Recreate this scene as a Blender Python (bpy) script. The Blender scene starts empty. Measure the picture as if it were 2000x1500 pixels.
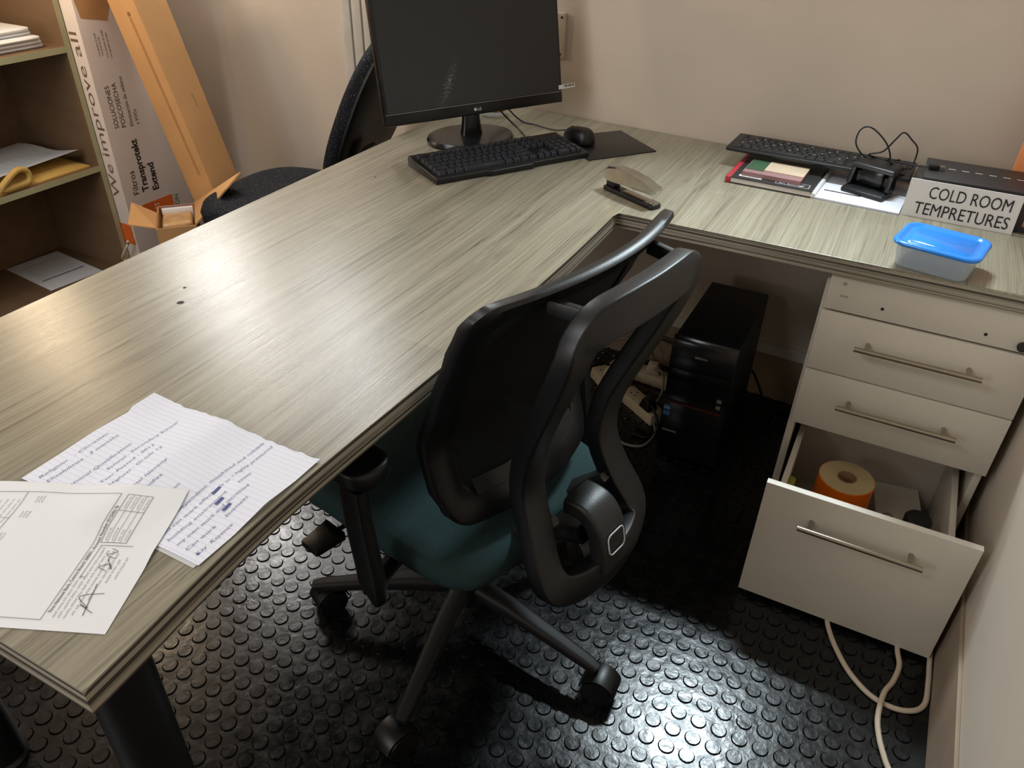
import bpy, bmesh, math, random
from mathutils import Vector, Matrix
random.seed(7)
S = bpy.context.scene
COL = S.collection
PI = math.pi

# ------------------------------------------------------------------ camera
FPX = 1510.0
RIGHT = Vector((0.88616977, 0.46285652, 0.02160974))
DOWN = Vector((0.27638473, -0.49057394, -0.8264071))
FWD = Vector((-0.37190674, 0.73830959, -0.56265827))
cam_data = bpy.data.cameras.new('camera')
cam_data.sensor_width = 36.0
cam_data.lens = FPX / 2000.0 * 36.0
cam_data.clip_start = 0.02
cam = bpy.data.objects.new('camera', cam_data)
COL.objects.link(cam)
mw = Matrix.Identity(4)
for r in range(3):
    mw[r][0] = RIGHT[r]; mw[r][1] = -DOWN[r]; mw[r][2] = -FWD[r]
mw[0][3], mw[1][3], mw[2][3] = 0.0, 0.0, 1.405
cam.matrix_world = mw
S.camera = cam

# ------------------------------------------------------------------ world, colour, lights
S.view_settings.view_transform = 'Standard'
S.view_settings.look = 'None'
S.view_settings.exposure = 0.22
S.view_settings.gamma = 1.0
S.view_settings.use_curve_mapping = False
S.cycles.use_denoising = True
wd = bpy.data.worlds.new('world'); S.world = wd; wd.use_nodes = True
wd.node_tree.nodes['Background'].inputs[0].default_value = (0.5, 0.5, 0.5, 1)
wd.node_tree.nodes['Background'].inputs[1].default_value = 0.02


def area(name, loc, target, sx, sy, power, color, spread=180):
    l = bpy.data.lights.new(name, 'AREA')
    l.shape = 'RECTANGLE'; l.size = sx; l.size_y = sy
    l.energy = power; l.color = color; l.spread = math.radians(spread)
    o = bpy.data.objects.new(name, l); COL.objects.link(o)
    o.location = loc
    d = Vector(target) - Vector(loc)
    o.rotation_euler = d.to_track_quat('-Z', 'Y').to_euler()
    return o


def point(name, loc, power, color, radius=0.05):
    l = bpy.data.lights.new(name, 'POINT')
    l.energy = power; l.color = color; l.shadow_soft_size = radius
    o = bpy.data.objects.new(name, l); COL.objects.link(o); o.location = loc
    return o


area('overhead_fill_light', (-1.5, -0.4, 2.5), (-1.0, 0.7, 0.5), 1.2, 0.6, 20, (0.97, 0.98, 1.0))  # unseen overhead fill, added for general ambient light
area('front_fill_light', (-1.5, -1.55, 1.30), (-0.2, 1.5, 0.7), 0.9, 1.5, 24, (0.98, 0.985, 1.0))  # added fill behind the camera, no doorway there; lifts drawers and under-desk wall
area('wall_batten_light', (-0.2, 2.08, 1.74), (-0.15, 0.9, 0.0), 0.26, 0.05, 5, (0.80, 0.94, 1.0), 84)
area('corner_batten_light', (-1.88, 2.2, 1.95), (-0.75, 0.75, 0.75), 0.14, 0.55, 7, (0.93, 0.97, 1.0))
area('far_batten_light', (-2.62, 2.24, 1.80), (-1.1, 0.95, 0.3), 0.30, 0.40, 10, (1.0, 0.98, 0.95))
point('warm_lamp_light', (-2.475, 1.32, 1.38), 12, (1.0, 0.76, 0.5), 0.09)


# ------------------------------------------------------------------ materials
def lin(c):
    def f(v):
        v /= 255.0
        return v / 12.92 if v <= 0.04045 else ((v + 0.055) / 1.055) ** 2.4
    return (f(c[0]), f(c[1]), f(c[2]), 1.0)


def N(nt, typ, **kw):
    n = nt.nodes.new(typ)
    for k, v in kw.items():
        setattr(n, k, v)
    return n


def base_mat(name, rgb, rough=0.5, metal=0.0, spec=0.5):
    m = bpy.data.materials.new(name); m.use_nodes = True
    b = m.node_tree.nodes['Principled BSDF']
    b.inputs['Base Color'].default_value = lin(rgb)
    b.inputs['Roughness'].default_value = rough
    b.inputs['Metallic'].default_value = metal
    b.inputs['Specular IOR Level'].default_value = spec
    return m, m.node_tree, b


def mat(name, rgb, rough=0.5, metal=0.0, spec=0.5, var=0.08, scale=12.0, bump=0.0, bscale=None, stretch=(1, 1, 1)):
    """plain material with a little procedural mottling and optional bump"""
    m, nt, b = base_mat(name, rgb, rough, metal, spec)
    tc = N(nt, 'ShaderNodeTexCoord'); mp = N(nt, 'ShaderNodeMapping')
    mp.inputs['Scale'].default_value = stretch
    nt.links.new(tc.outputs['Object'], mp.inputs['Vector'])
    nz = N(nt, 'ShaderNodeTexNoise'); nz.inputs['Scale'].default_value = scale; nz.inputs['Detail'].default_value = 4
    nt.links.new(mp.outputs['Vector'], nz.inputs['Vector'])
    cr = N(nt, 'ShaderNodeValToRGB')
    c = lin(rgb)
    lo = tuple(v * (1 - var) for v in c[:3]) + (1,); hi = tuple(min(1, v * (1 + var)) for v in c[:3]) + (1,)
    cr.color_ramp.elements[0].position = 0.3; cr.color_ramp.elements[0].color = lo
    cr.color_ramp.elements[1].position = 0.7; cr.color_ramp.elements[1].color = hi
    nt.links.new(nz.outputs['Fac'], cr.inputs['Fac'])
    nt.links.new(cr.outputs['Color'], b.inputs['Base Color'])
    if bump:
        n2 = N(nt, 'ShaderNodeTexNoise'); n2.inputs['Scale'].default_value = bscale or scale * 10; n2.inputs['Detail'].default_value = 3
        nt.links.new(mp.outputs['Vector'], n2.inputs['Vector'])
        bp = N(nt, 'ShaderNodeBump'); bp.inputs['Strength'].default_value = bump; bp.inputs['Distance'].default_value = 0.004
        nt.links.new(n2.outputs['Fac'], bp.inputs['Height']); nt.links.new(bp.outputs['Normal'], b.inputs['Normal'])
    return m


def mat_laminate(name, dark, mid, light, rough=0.33):
    """limed-wood laminate, grain along Y, plank-like tone bands"""
    m, nt, b = base_mat(name, mid, rough)
    L = nt.links.new
    tc = N(nt, 'ShaderNodeTexCoord')
    # gentle warp of the grain
    wz = N(nt, 'ShaderNodeTexNoise'); wz.inputs['Scale'].default_value = 2.2; wz.inputs['Detail'].default_value = 2
    wmap = N(nt, 'ShaderNodeMapping'); wmap.inputs['Scale'].default_value = (2.2, 0.7, 1)
    L(tc.outputs['Object'], wmap.inputs['Vector']); L(wmap.outputs['Vector'], wz.inputs['Vector'])
    ws = N(nt, 'ShaderNodeVectorMath', operation='SCALE'); ws.inputs['Scale'].default_value = 0.035
    L(wz.outputs['Color'], ws.inputs[0])
    wa = N(nt, 'ShaderNodeVectorMath', operation='ADD')
    L(tc.outputs['Object'], wa.inputs[0]); L(ws.outputs['Vector'], wa.inputs[1])

    def noise(vec, sc, detail, rg=0.6):
        mp = N(nt, 'ShaderNodeMapping'); mp.inputs['Scale'].default_value = sc
        L(vec, mp.inputs['Vector'])
        n = N(nt, 'ShaderNodeTexNoise'); n.inputs['Scale'].default_value = 1; n.inputs['Detail'].default_value = detail
        n.inputs['Roughness'].default_value = rg
        L(mp.outputs['Vector'], n.inputs['Vector'])
        return n.outputs['Fac']
    fine = noise(wa.outputs['Vector'], (300, 1.7, 300), 4, 0.7)
    midn = noise(wa.outputs['Vector'], (75, 0.7, 75), 4, 0.7)
    broad = noise(tc.outputs['Object'], (14, 0.8, 14), 2)
    # plank blocks
    bk = N(nt, 'ShaderNodeTexBrick')
    bk.inputs['Scale'].default_value = 1.0; bk.inputs['Mortar Size'].default_value = 0.0
    bk.inputs['Brick Width'].default_value = 0.62; bk.inputs['Row Height'].default_value = 0.085
    bk.inputs['Color1'].default_value = (0.25, 0.25, 0.25, 1); bk.inputs['Color2'].default_value = (0.75, 0.75, 0.75, 1)
    bk.inputs['Bias'].default_value = 0.0
    rot = N(nt, 'ShaderNodeMapping'); rot.inputs['Rotation'].default_value = (0, 0, PI / 2)
    L(tc.outputs['Object'], rot.inputs['Vector']); L(rot.outputs['Vector'], bk.inputs['Vector'])

    def math2(op, a, bb, va=None, vb=None):
        n = N(nt, 'ShaderNodeMath', operation=op)
        if a is not None: L(a, n.inputs[0])
        else: n.inputs[0].default_value = va
        if bb is not None: L(bb, n.inputs[1])
        else: n.inputs[1].default_value = vb
        return n.outputs[0]
    s = math2('MULTIPLY', fine, None, vb=0.40)
    s = math2('ADD', s, math2('MULTIPLY', midn, None, vb=0.36))
    s = math2('ADD', s, math2('MULTIPLY', broad, None, vb=0.16))
    s = math2('ADD', s, math2('MULTIPLY', bk.outputs['Fac'] if False else bk.outputs['Color'], None, vb=0.10))
    cr = N(nt, 'ShaderNodeValToRGB')
    e = cr.color_ramp.elements
    e[0].position = 0.33; e[0].color = lin(dark)
    e[1].position = 0.62; e[1].color = lin(light)
    k = e.new(0.47); k.color = lin(mid)
    L(s, cr.inputs['Fac']); L(cr.outputs['Color'], b.inputs['Base Color'])
    bp = N(nt, 'ShaderNodeBump'); bp.inputs['Strength'].default_value = 0.18; bp.inputs['Distance'].default_value = 0.002
    L(fine, bp.inputs['Height']); L(bp.outputs['Normal'], b.inputs['Normal'])
    rr = N(nt, 'ShaderNodeMapRange'); rr.inputs['To Min'].default_value = rough - 0.06; rr.inputs['To Max'].default_value = rough + 0.12
    L(fine, rr.inputs['Value']); L(rr.outputs['Result'], b.inputs['Roughness'])
    return m


def mat_stripes(name, c1, c2, scale_vec, rough=0.45):
    m, nt, b = base_mat(name, c1, rough)
    L = nt.links.new
    tc = N(nt, 'ShaderNodeTexCoord'); mp = N(nt, 'ShaderNodeMapping'); mp.inputs['Scale'].default_value = scale_vec
    nz = N(nt, 'ShaderNodeTexNoise'); nz.inputs['Scale'].default_value = 1; nz.inputs['Detail'].default_value = 3
    cr = N(nt, 'ShaderNodeValToRGB'); cr.color_ramp.elements[0].position = 0.42; cr.color_ramp.elements[1].position = 0.54
    cr.color_ramp.elements[0].color = lin(c1); cr.color_ramp.elements[1].color = lin(c2)
    L(tc.outputs['Object'], mp.inputs['Vector']); L(mp.outputs['Vector'], nz.inputs['Vector'])
    L(nz.outputs['Fac'], cr.inputs['Fac']); L(cr.outputs['Color'], b.inputs['Base Color'])
    return m


def mat_speckle(name, rgb, dot, scale=140, thr=0.16, rough=0.85):
    m, nt, b = base_mat(name, rgb, rough, spec=0.2)
    L = nt.links.new
    tc = N(nt, 'ShaderNodeTexCoord'); v = N(nt, 'ShaderNodeTexVoronoi'); v.inputs['Scale'].default_value = scale
    L(tc.outputs['Object'], v.inputs['Vector'])
    cr = N(nt, 'ShaderNodeValToRGB'); cr.color_ramp.interpolation = 'CONSTANT'
    cr.color_ramp.elements[0].color = lin(dot); cr.color_ramp.elements[1].position = thr; cr.color_ramp.elements[1].color = lin(rgb)
    L(v.outputs['Distance'], cr.inputs['Fac']); L(cr.outputs['Color'], b.inputs['Base Color'])
    return m


def mat_weave(name, c1, c2, scale, rough=0.8, alpha=None, axis='Z'):
    m, nt, b = base_mat(name, c1, rough, spec=0.2)
    L = nt.links.new
    tc = N(nt, 'ShaderNodeTexCoord'); w = N(nt, 'ShaderNodeTexWave'); w.bands_direction = axis
    w.inputs['Scale'].default_value = scale; w.inputs['Distortion'].default_value = 0.3; w.inputs['Detail'].default_value = 1
    L(tc.outputs['Object'], w.inputs['Vector'])
    cr = N(nt, 'ShaderNodeValToRGB'); cr.color_ramp.elements[0].color = lin(c1); cr.color_ramp.elements[1].color = lin(c2)
    L(w.outputs['Fac'], cr.inputs['Fac']); L(cr.outputs['Color'], b.inputs['Base Color'])
    bp = N(nt, 'ShaderNodeBump'); bp.inputs['Strength'].default_value = 0.4; bp.inputs['Distance'].default_value = 0.002
    L(w.outputs['Fac'], bp.inputs['Height']); L(bp.outputs['Normal'], b.inputs['Normal'])
    if alpha is not None:
        b.inputs['Alpha'].default_value = alpha
    return m


def mat_paper(name, rgb, ruled=None):
    m, nt, b = base_mat(name, rgb, 0.75, spec=0.25)
    if ruled:
        L = nt.links.new
        tc = N(nt, 'ShaderNodeTexCoord'); sp = N(nt, 'ShaderNodeSeparateXYZ')
        L(tc.outputs['Object'], sp.inputs[0])
        a = N(nt, 'ShaderNodeMath', operation='MULTIPLY'); a.inputs[1].default_value = ruled[0]
        L(sp.outputs[ruled[1]], a.inputs[0])
        f = N(nt, 'ShaderNodeMath', operation='FRACT'); L(a.outputs[0], f.inputs[0])
        g = N(nt, 'ShaderNodeMath', operation='LESS_THAN'); g.inputs[1].default_value = 0.09
        L(f.outputs[0], g.inputs[0])
        mx = N(nt, 'ShaderNodeMix', data_type='RGBA')
        mx.inputs['A'].default_value = lin(rgb); mx.inputs['B'].default_value = lin(ruled[2])
        L(g.outputs[0], mx.inputs['Factor']); L(mx.outputs['Result'], b.inputs['Base Color'])
    return m


def mat_rubber():
    m, nt, b = base_mat('studded_black_rubber', (10, 11, 12), 0.25)
    L = nt.links.new
    tc = N(nt, 'ShaderNodeTexCoord')
    n1 = N(nt, 'ShaderNodeTexNoise'); n1.inputs['Scale'].default_value = 30; n1.inputs['Detail'].default_value = 6; n1.inputs['Roughness'].default_value = 0.7
    L(tc.outputs['Object'], n1.inputs['Vector'])
    cr = N(nt, 'ShaderNodeValToRGB'); cr.color_ramp.elements[0].position = 0.4; cr.color_ramp.elements[1].position = 0.75
    cr.color_ramp.elements[0].color = lin((9, 10, 11)); cr.color_ramp.elements[1].color = lin((17, 18, 19))
    L(n1.outputs['Fac'], cr.inputs['Fac']); L(cr.outputs['Color'], b.inputs['Base Color'])
    mr = N(nt, 'ShaderNodeMapRange'); mr.inputs['From Min'].default_value = 0.3; mr.inputs['From Max'].default_value = 0.7
    mr.inputs['To Min'].default_value = 0.18; mr.inputs['To Max'].default_value = 0.34
    L(n1.outputs['Fac'], mr.inputs['Value']); L(mr.outputs['Result'], b.inputs['Roughness'])
    n2 = N(nt, 'ShaderNodeTexNoise'); n2.inputs['Scale'].default_value = 45; n2.inputs['Detail'].default_value = 4
    L(tc.outputs['Object'], n2.inputs['Vector'])
    bp = N(nt, 'ShaderNodeBump'); bp.inputs['Strength'].default_value = 0.24; bp.inputs['Distance'].default_value = 0.004
    L(n2.outputs['Fac'], bp.inputs['Height']); L(bp.outputs['Normal'], b.inputs['Normal'])
    return m


def mat_glassy(name, rgb, alpha, rough=0.25, trans=0.6):
    m, nt, b = base_mat(name, rgb, rough)
    b.inputs['Transmission Weight'].default_value = trans
    b.inputs['Alpha'].default_value = alpha
    b.inputs['IOR'].default_value = 1.3
    return m


M = {}
M['wall'] = mat('plaster_wall', (202, 189, 173), 0.7, var=0.05, scale=3, bump=0.12, bscale=35, spec=0.3)
M['ceil'] = mat('ceiling_paint', (225, 222, 214), 0.8)
M['skirt'] = mat('brown_skirting', (150, 132, 112), 0.6, var=0.12, scale=8)
M['trimwhite'] = mat('white_trim', (205, 200, 190), 0.5)
M['rubber'] = mat_rubber()
M['lam'] = mat_laminate('limed_wood_laminate', (76, 69, 57), (131, 124, 106), (157, 150, 131), 0.27)
M['edge'] = mat_stripes('striped_edge_band', (66, 61, 52), (158, 150, 134), (0.8, 0.8, 230))
M['white_board'] = mat('white_melamine', (205, 197, 182), 0.5, var=0.04, scale=5)
M['white_edge'] = mat('white_board_edge', (226, 220, 208), 0.5, var=0.03)
M['steel'] = mat('brushed_steel', (170, 160, 146), 0.32, metal=1.0, var=0.05, scale=60, stretch=(1, 1, 1))
M['chrome'] = mat('chrome', (182, 178, 170), 0.2, metal=1.0, var=0.1, scale=50)
M['blackpl'] = mat('black_plastic', (11, 12, 14), 0.40, var=0.1, bump=0.08, bscale=600)
M['blackpl_s'] = mat('smooth_black_plastic', (16, 18, 21), 0.22)
M['greypl'] = mat('dark_grey_plastic', (30, 30, 31), 0.42, bump=0.1, bscale=500)
M['blackmetal'] = mat('black_painted_metal', (15, 15, 16), 0.42)
M['matte'] = mat('matt_black_plastic', (20, 19, 19), 0.58, spec=0.35)
M['groove_shade'] = mat('stud_groove_shade', (7, 7, 7), 0.95, spec=0.05)  # dark ring round each floor stud, painted as the shade of a groove
M['pc'] = mat('black_tower_case', (13, 14, 16), 0.45)
M['pcgloss'] = mat('glossy_tower_bezel', (12, 13, 15), 0.2)
M['ink'] = mat('black_ink', (30, 30, 32), 0.7)
M['inkblue'] = mat('blue_ink', (70, 78, 130), 0.7)
M['inkgrey'] = mat('grey_print', (105, 104, 102), 0.7)
M['paper'] = mat_paper('white_paper', (222, 222, 222))
M['ruled'] = mat_paper('ruled_paper', (224, 224, 232), (125.0, 'Y', (198, 204, 222)))
M['teal'] = mat_weave('teal_seat_fabric', (36, 54, 55), (48, 72, 73), 160, axis='DIAGONAL')
M['mesh'] = mat_weave('black_back_mesh', (12, 14, 14), (30, 32, 29), 75, alpha=0.97, axis='Z')
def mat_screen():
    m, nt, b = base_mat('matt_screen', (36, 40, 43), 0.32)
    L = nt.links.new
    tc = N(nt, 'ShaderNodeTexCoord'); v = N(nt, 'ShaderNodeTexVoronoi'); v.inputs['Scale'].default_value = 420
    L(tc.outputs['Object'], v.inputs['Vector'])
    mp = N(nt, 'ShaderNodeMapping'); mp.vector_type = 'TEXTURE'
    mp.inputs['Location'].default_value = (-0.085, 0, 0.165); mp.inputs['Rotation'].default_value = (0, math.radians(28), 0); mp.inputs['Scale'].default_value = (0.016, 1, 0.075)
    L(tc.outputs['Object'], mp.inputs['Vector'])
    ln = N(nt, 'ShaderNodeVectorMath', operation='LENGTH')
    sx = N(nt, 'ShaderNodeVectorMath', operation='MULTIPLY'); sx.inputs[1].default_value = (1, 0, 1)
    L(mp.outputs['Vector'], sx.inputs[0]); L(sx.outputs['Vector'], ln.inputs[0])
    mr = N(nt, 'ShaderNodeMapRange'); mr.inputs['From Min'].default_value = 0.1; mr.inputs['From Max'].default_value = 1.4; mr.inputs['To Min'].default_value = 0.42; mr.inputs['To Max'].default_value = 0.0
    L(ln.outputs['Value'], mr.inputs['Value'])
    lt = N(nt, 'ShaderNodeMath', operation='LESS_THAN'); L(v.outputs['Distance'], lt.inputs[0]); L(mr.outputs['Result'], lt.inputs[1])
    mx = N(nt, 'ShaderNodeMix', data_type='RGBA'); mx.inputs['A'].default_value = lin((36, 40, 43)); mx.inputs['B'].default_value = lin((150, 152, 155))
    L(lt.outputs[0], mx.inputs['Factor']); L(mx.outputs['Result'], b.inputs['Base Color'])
    return m


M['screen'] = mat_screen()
M['key'] = mat('key_plastic', (42, 45, 52), 0.42)
M['keydark'] = mat('black_key_plastic', (24, 25, 27), 0.45)
M['logo'] = mat('silver_logo', (205, 205, 210), 0.35)
M['speck'] = mat_speckle('speckled_dark_fabric', (22, 25, 30), (104, 102, 95), 160, 0.19)
M['card'] = mat('brown_cardboard', (196, 148, 96), 0.75, var=0.06, scale=9)
M['carddark'] = mat('dull_cardboard', (160, 122, 88), 0.8, var=0.06)
M['cardwhite'] = mat('white_coated_card', (222, 208, 198), 0.6, var=0.03)
M['orangeprint'] = mat('orange_print', (214, 98, 34), 0.6)
M['shelfwood'] = mat('bookcase_board', (118, 93, 68), 0.55, var=0.1, scale=4, stretch=(1, 6, 6))
M['shelfedge'] = mat('bookcase_edge', (176, 172, 134), 0.5, var=0.06)
M['bluelid'] = mat('blue_lid_plastic', (44, 132, 226), 0.16, var=0.02)
M['tub'] = mat_glassy('frosted_clear_plastic', (220, 232, 240), 0.45, 0.2, 0.4)
M['orange'] = mat('orange_tape', (252, 122, 14), 0.4, var=0.03)
M['kraft'] = mat('tape_roll_face', (190, 170, 128), 0.7, var=0.06, scale=30)
M['cablewhite'] = mat('beige_cable', (196, 180, 158), 0.5)
M['cablegrey'] = mat('grey_cable', (120, 116, 106), 0.5)
M['socket'] = mat('white_socket_plastic', (196, 184, 162), 0.45)
M['yellow'] = mat('yellow_envelope', (206, 168, 92), 0.65, var=0.06)
M['red'] = mat('red_spine', (176, 44, 56), 0.5)
M['bookblack'] = mat('black_book_cover', (44, 42, 44), 0.45)
M['page'] = mat_stripes('page_edges', (196, 186, 176), (226, 218, 208), (2, 2, 700))
M['pink'] = mat('dusty_pink_cover', (150, 112, 112), 0.6)
M['green'] = mat('green_cover', (52, 88, 60), 0.6)
M['cream'] = mat('cream_cover', (206, 184, 158), 0.6)
M['brass'] = mat('brass_rim', (206, 150, 70), 0.3, metal=0.8)
M['folder'] = mat('orange_folder', (236, 150, 92), 0.6)
M['lime'] = mat('lime_packet', (150, 150, 60), 0.5)
M['pinkbox'] = mat('pale_pink_card', (206, 170, 150), 0.6)
M['bluesticker'] = mat('blue_sticker', (66, 104, 160), 0.4)
M['redline'] = mat('dull_red_strip', (74, 30, 22), 0.4)
M['greenprint'] = mat('green_print', (96, 130, 104), 0.6)
M['ridge'] = mat('polished_ridge', (150, 154, 158), 0.2, metal=1.0, var=0.02)
M['glue'] = mat('faint_glue_mark', (168, 150, 132), 0.7)
M['slogan'] = mat('brown_lettering', (112, 88, 66), 0.7)
M['seam'] = mat('seam_brown', (150, 100, 52), 0.8)
M['wrap'] = mat('clear_wrap_brown', (190, 150, 104), 0.18, var=0.2, scale=30, bump=0.5, bscale=60)


# ------------------------------------------------------------------ mesh helpers
def box(bm, x0, x1, y0, y1, z0, z1, mi=0):
    vs = [bm.verts.new((x, y, z)) for z in (z0, z1) for y in (y0, y1) for x in (x0, x1)]
    fs = [(0, 2, 3, 1), (4, 5, 7, 6), (0, 1, 5, 4), (2, 6, 7, 3), (0, 4, 6, 2), (1, 3, 7, 5)]
    out = []
    for f in fs:
        fc = bm.faces.new([vs[i] for i in f]); fc.material_index = mi; out.append(fc)
    return out


def obox(bm, M4, x0, x1, y0, y1, z0, z1, mi=0):
    n = len(bm.verts)
    fs = box(bm, x0, x1, y0, y1, z0, z1, mi)
    vs = {v for f in fs for v in f.verts}
    for v in vs: v.co = M4 @ v.co
    return fs


def prism(bm, pts, z0, z1, mi=0, side_mi=None):
    lo = [bm.verts.new((p[0], p[1], z0)) for p in pts]
    hi = [bm.verts.new((p[0], p[1], z1)) for p in pts]
    f = bm.faces.new(hi); f.material_index = mi
    f = bm.faces.new(lo[::-1]); f.material_index = mi
    n = len(pts)
    for i in range(n):
        f = bm.faces.new((lo[i], lo[(i + 1) % n], hi[(i + 1) % n], hi[i]))
        f.material_index = mi if side_mi is None else side_mi


def hexa(bm, p):
    """8 points: bottom 4 ccw then top 4 ccw"""
    v = [bm.verts.new(q) for q in p]
    for f in ((3, 2, 1, 0), (4, 5, 6, 7), (0, 1, 5, 4), (1, 2, 6, 5), (2, 3, 7, 6), (3, 0, 4, 7)):
        bm.faces.new([v[i] for i in f])


def slab(bm, quad, thick, mi=0):
    """a thin board from 4 (or more) 3-D points, thickened along its normal"""
    q = [Vector(p) for p in quad]
    n = (q[1] - q[0]).cross(q[2] - q[0]).normalized() * thick
    a = [bm.verts.new(p) for p in q]; b = [bm.verts.new(p + n) for p in q]
    k = len(q)
    fs = [bm.faces.new(a[::-1]), bm.faces.new(b)]
    for i in range(k):
        fs.append(bm.faces.new((a[i], a[(i + 1) % k], b[(i + 1) % k], b[i])))
    for f in fs: f.material_index = mi


def lathe(bm, prof, n=32, c=(0, 0, 0), M4=None, cap=True, mi=0):
    rings = []
    for r, z in prof:
        ring = []
        for i in range(n):
            a = 2 * PI * i / n
            p = Vector((r * math.cos(a), r * math.sin(a), z))
            if M4 is not None: p = M4 @ p
            ring.append(bm.verts.new(p + Vector(c)))
        rings.append(ring)
    for a, b in zip(rings[:-1], rings[1:]):
        for i in range(n):
            f = bm.faces.new((a[i], a[(i + 1) % n], b[(i + 1) % n], b[i])); f.material_index = mi
    if cap:
        f = bm.faces.new(rings[0][::-1]); f.material_index = mi
        f = bm.faces.new(rings[-1]); f.material_index = mi


def axis_matrix(p0, p1):
    d = (Vector(p1) - Vector(p0)).normalized()
    return Matrix.Translation(Vector(p0)) @ d.to_track_quat('Z', 'Y').to_matrix().to_4x4()


def cyl(bm, p0, p1, r0, r1=None, n=20, mi=0):
    L = (Vector(p1) - Vector(p0)).length
    lathe(bm, [(r0, 0), (r0 if r1 is None else r1, L)], n, M4=axis_matrix(p0, p1), mi=mi)


def spline(pts, sub=8, closed=False):
    P = [Vector(p) for p in pts]; n = len(P); out = []
    segs = n if closed else n - 1
    for i in range(segs):
        if closed:
            a, b, c, d = P[(i - 1) % n], P[i], P[(i + 1) % n], P[(i + 2) % n]
        else:
            a, b, c, d = P[max(i - 1, 0)], P[i], P[i + 1], P[min(i + 2, n - 1)]
        for k in range(sub):
            t = k / sub
            out.append(0.5 * ((2 * b) + (c - a) * t + (2 * a - 5 * b + 4 * c - d) * t * t + (3 * b - a - 3 * c + d) * t ** 3))
    if not closed: out.append(P[-1])
    return out


def sweep(bm, pts, section, up=None, closed=False, scales=None, mi=0):
    """section: list of (a,b): a along side vector, b along up vector; up may be a vector or a function(i)"""
    n = len(pts); rings = []
    prev = None
    for i in range(n):
        if closed: t = (pts[(i + 1) % n] - pts[i - 1]).normalized()
        else: t = (pts[min(i + 1, n - 1)] - pts[max(i - 1, 0)]).normalized()
        if up is None:
            if prev is None:
                u = Vector((0, 0, 1)) if abs(t.z) < 0.9 else Vector((1, 0, 0))
            else: u = prev
        else: u = up(i) if callable(up) else Vector(up)
        s = t.cross(u).normalized(); u = s.cross(t).normalized(); prev = u
        k = scales[i] if scales else 1.0
        rings.append([bm.verts.new(pts[i] + s * a * k + u * b * k) for a, b in section])
    m = len(section)
    rng = range(n) if closed else range(n - 1)
    for i in rng:
        a, b = rings[i], rings[(i + 1) % n]
        for j in range(m):
            f = bm.faces.new((a[j], a[(j + 1) % m], b[(j + 1) % m], b[j])); f.material_index = mi
    if not closed:
        bm.faces.new(rings[0][::-1]).material_index = mi; bm.faces.new(rings[-1]).material_index = mi


def circ(r, n=10):
    return [(r * math.cos(2 * PI * i / n), r * math.sin(2 * PI * i / n)) for i in range(n)]


def rrect(w, h, r, k=4):
    out = []
    for cx, cy, a0 in ((w / 2 - r, h / 2 - r, 0), (-w / 2 + r, h / 2 - r, PI / 2), (-w / 2 + r, -h / 2 + r, PI), (w / 2 - r, -h / 2 + r, 1.5 * PI)):
        for i in range(k + 1):
            a = a0 + PI / 2 * i / k
            out.append((cx + r * math.cos(a), cy + r * math.sin(a)))
    return out


def tube(bm, pts, r, sub=8, n=10, closed=False, mi=0):
    sweep(bm, spline(pts, sub, closed), circ(r, n), closed=closed, mi=mi)


def frame_matrix(o, x, y):
    x = Vector(x).normalized(); y = Vector(y); y = (y - x * y.dot(x)).normalized(); z = x.cross(y)
    m = Matrix.Identity(4)
    for r in range(3):
        m[r][0], m[r][1], m[r][2], m[r][3] = x[r], y[r], z[r], o[r]
    return m


def add_text(bm, txt, M4, height, width=None, align='LEFT', bold=0.0, shear=0.0, mi=0):
    cu = bpy.data.curves.new('txt', 'FONT'); cu.body = txt; cu.size = 1.0; cu.offset = bold; cu.shear = shear
    cu.resolution_u = 3
    o = bpy.data.objects.new('txt', cu); COL.objects.link(o)
    me = bpy.data.meshes.new_from_object(o.evaluated_get(bpy.context.evaluated_depsgraph_get()))
    bpy.data.objects.remove(o); bpy.data.curves.remove(cu)
    if not me.vertices:
        bpy.data.meshes.remove(me); return
    xs = [v.co.x for v in me.vertices]; x0, x1 = min(xs), max(xs)
    sy = height / 0.7
    sx = sy if width is None else width / max(1e-6, x1 - x0)
    off = {'LEFT': -x0, 'CENTER': -(x0 + x1) / 2, 'RIGHT': -x1}[align]
    for v in me.vertices:
        v.co = M4 @ Vector(((v.co.x + off) * sx, v.co.y * sy, 0.0))
    k = len(bm.faces)
    bm.from_mesh(me)
    bm.faces.ensure_lookup_table()
    for f in bm.faces[k:]: f.material_index = mi
    bpy.data.meshes.remove(me)


def stroke(bm, M4, pts, w, mi=0):
    """thin flat ink line through 2-D points"""
    P = [Vector((p[0], p[1], 0)) for p in pts]
    L = []
    for i in range(len(P)):
        t = (P[min(i + 1, len(P) - 1)] - P[max(i - 1, 0)])
        if t.length < 1e-9: t = Vector((1, 0, 0))
        t.normalize(); s = Vector((-t.y, t.x, 0)) * w / 2
        L.append((bm.verts.new(M4 @ (P[i] + s)), bm.verts.new(M4 @ (P[i] - s))))
    for a, b in zip(L[:-1], L[1:]):
        bm.faces.new((a[0], a[1], b[1], b[0])).material_index = mi


def scribble(bm, M4, x, y, length, h, w, rng, mi=0):
    """word-like wiggles standing in for writing too small to read"""
    end = x + length
    while x < end:
        wl = min(end - x, h * rng.uniform(2.0, 5.0))
        pts = []; k = max(4, int(wl / (h * 0.28)))
        for i in range(k + 1):
            pts.append((x + wl * i / k, y + (h * rng.uniform(0.5, 1.0) if i % 2 else h * rng.uniform(-0.15, 0.15))))
        stroke(bm, M4, pts, w, mi)
        x += wl + h * 0.9


WM = {}


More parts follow.
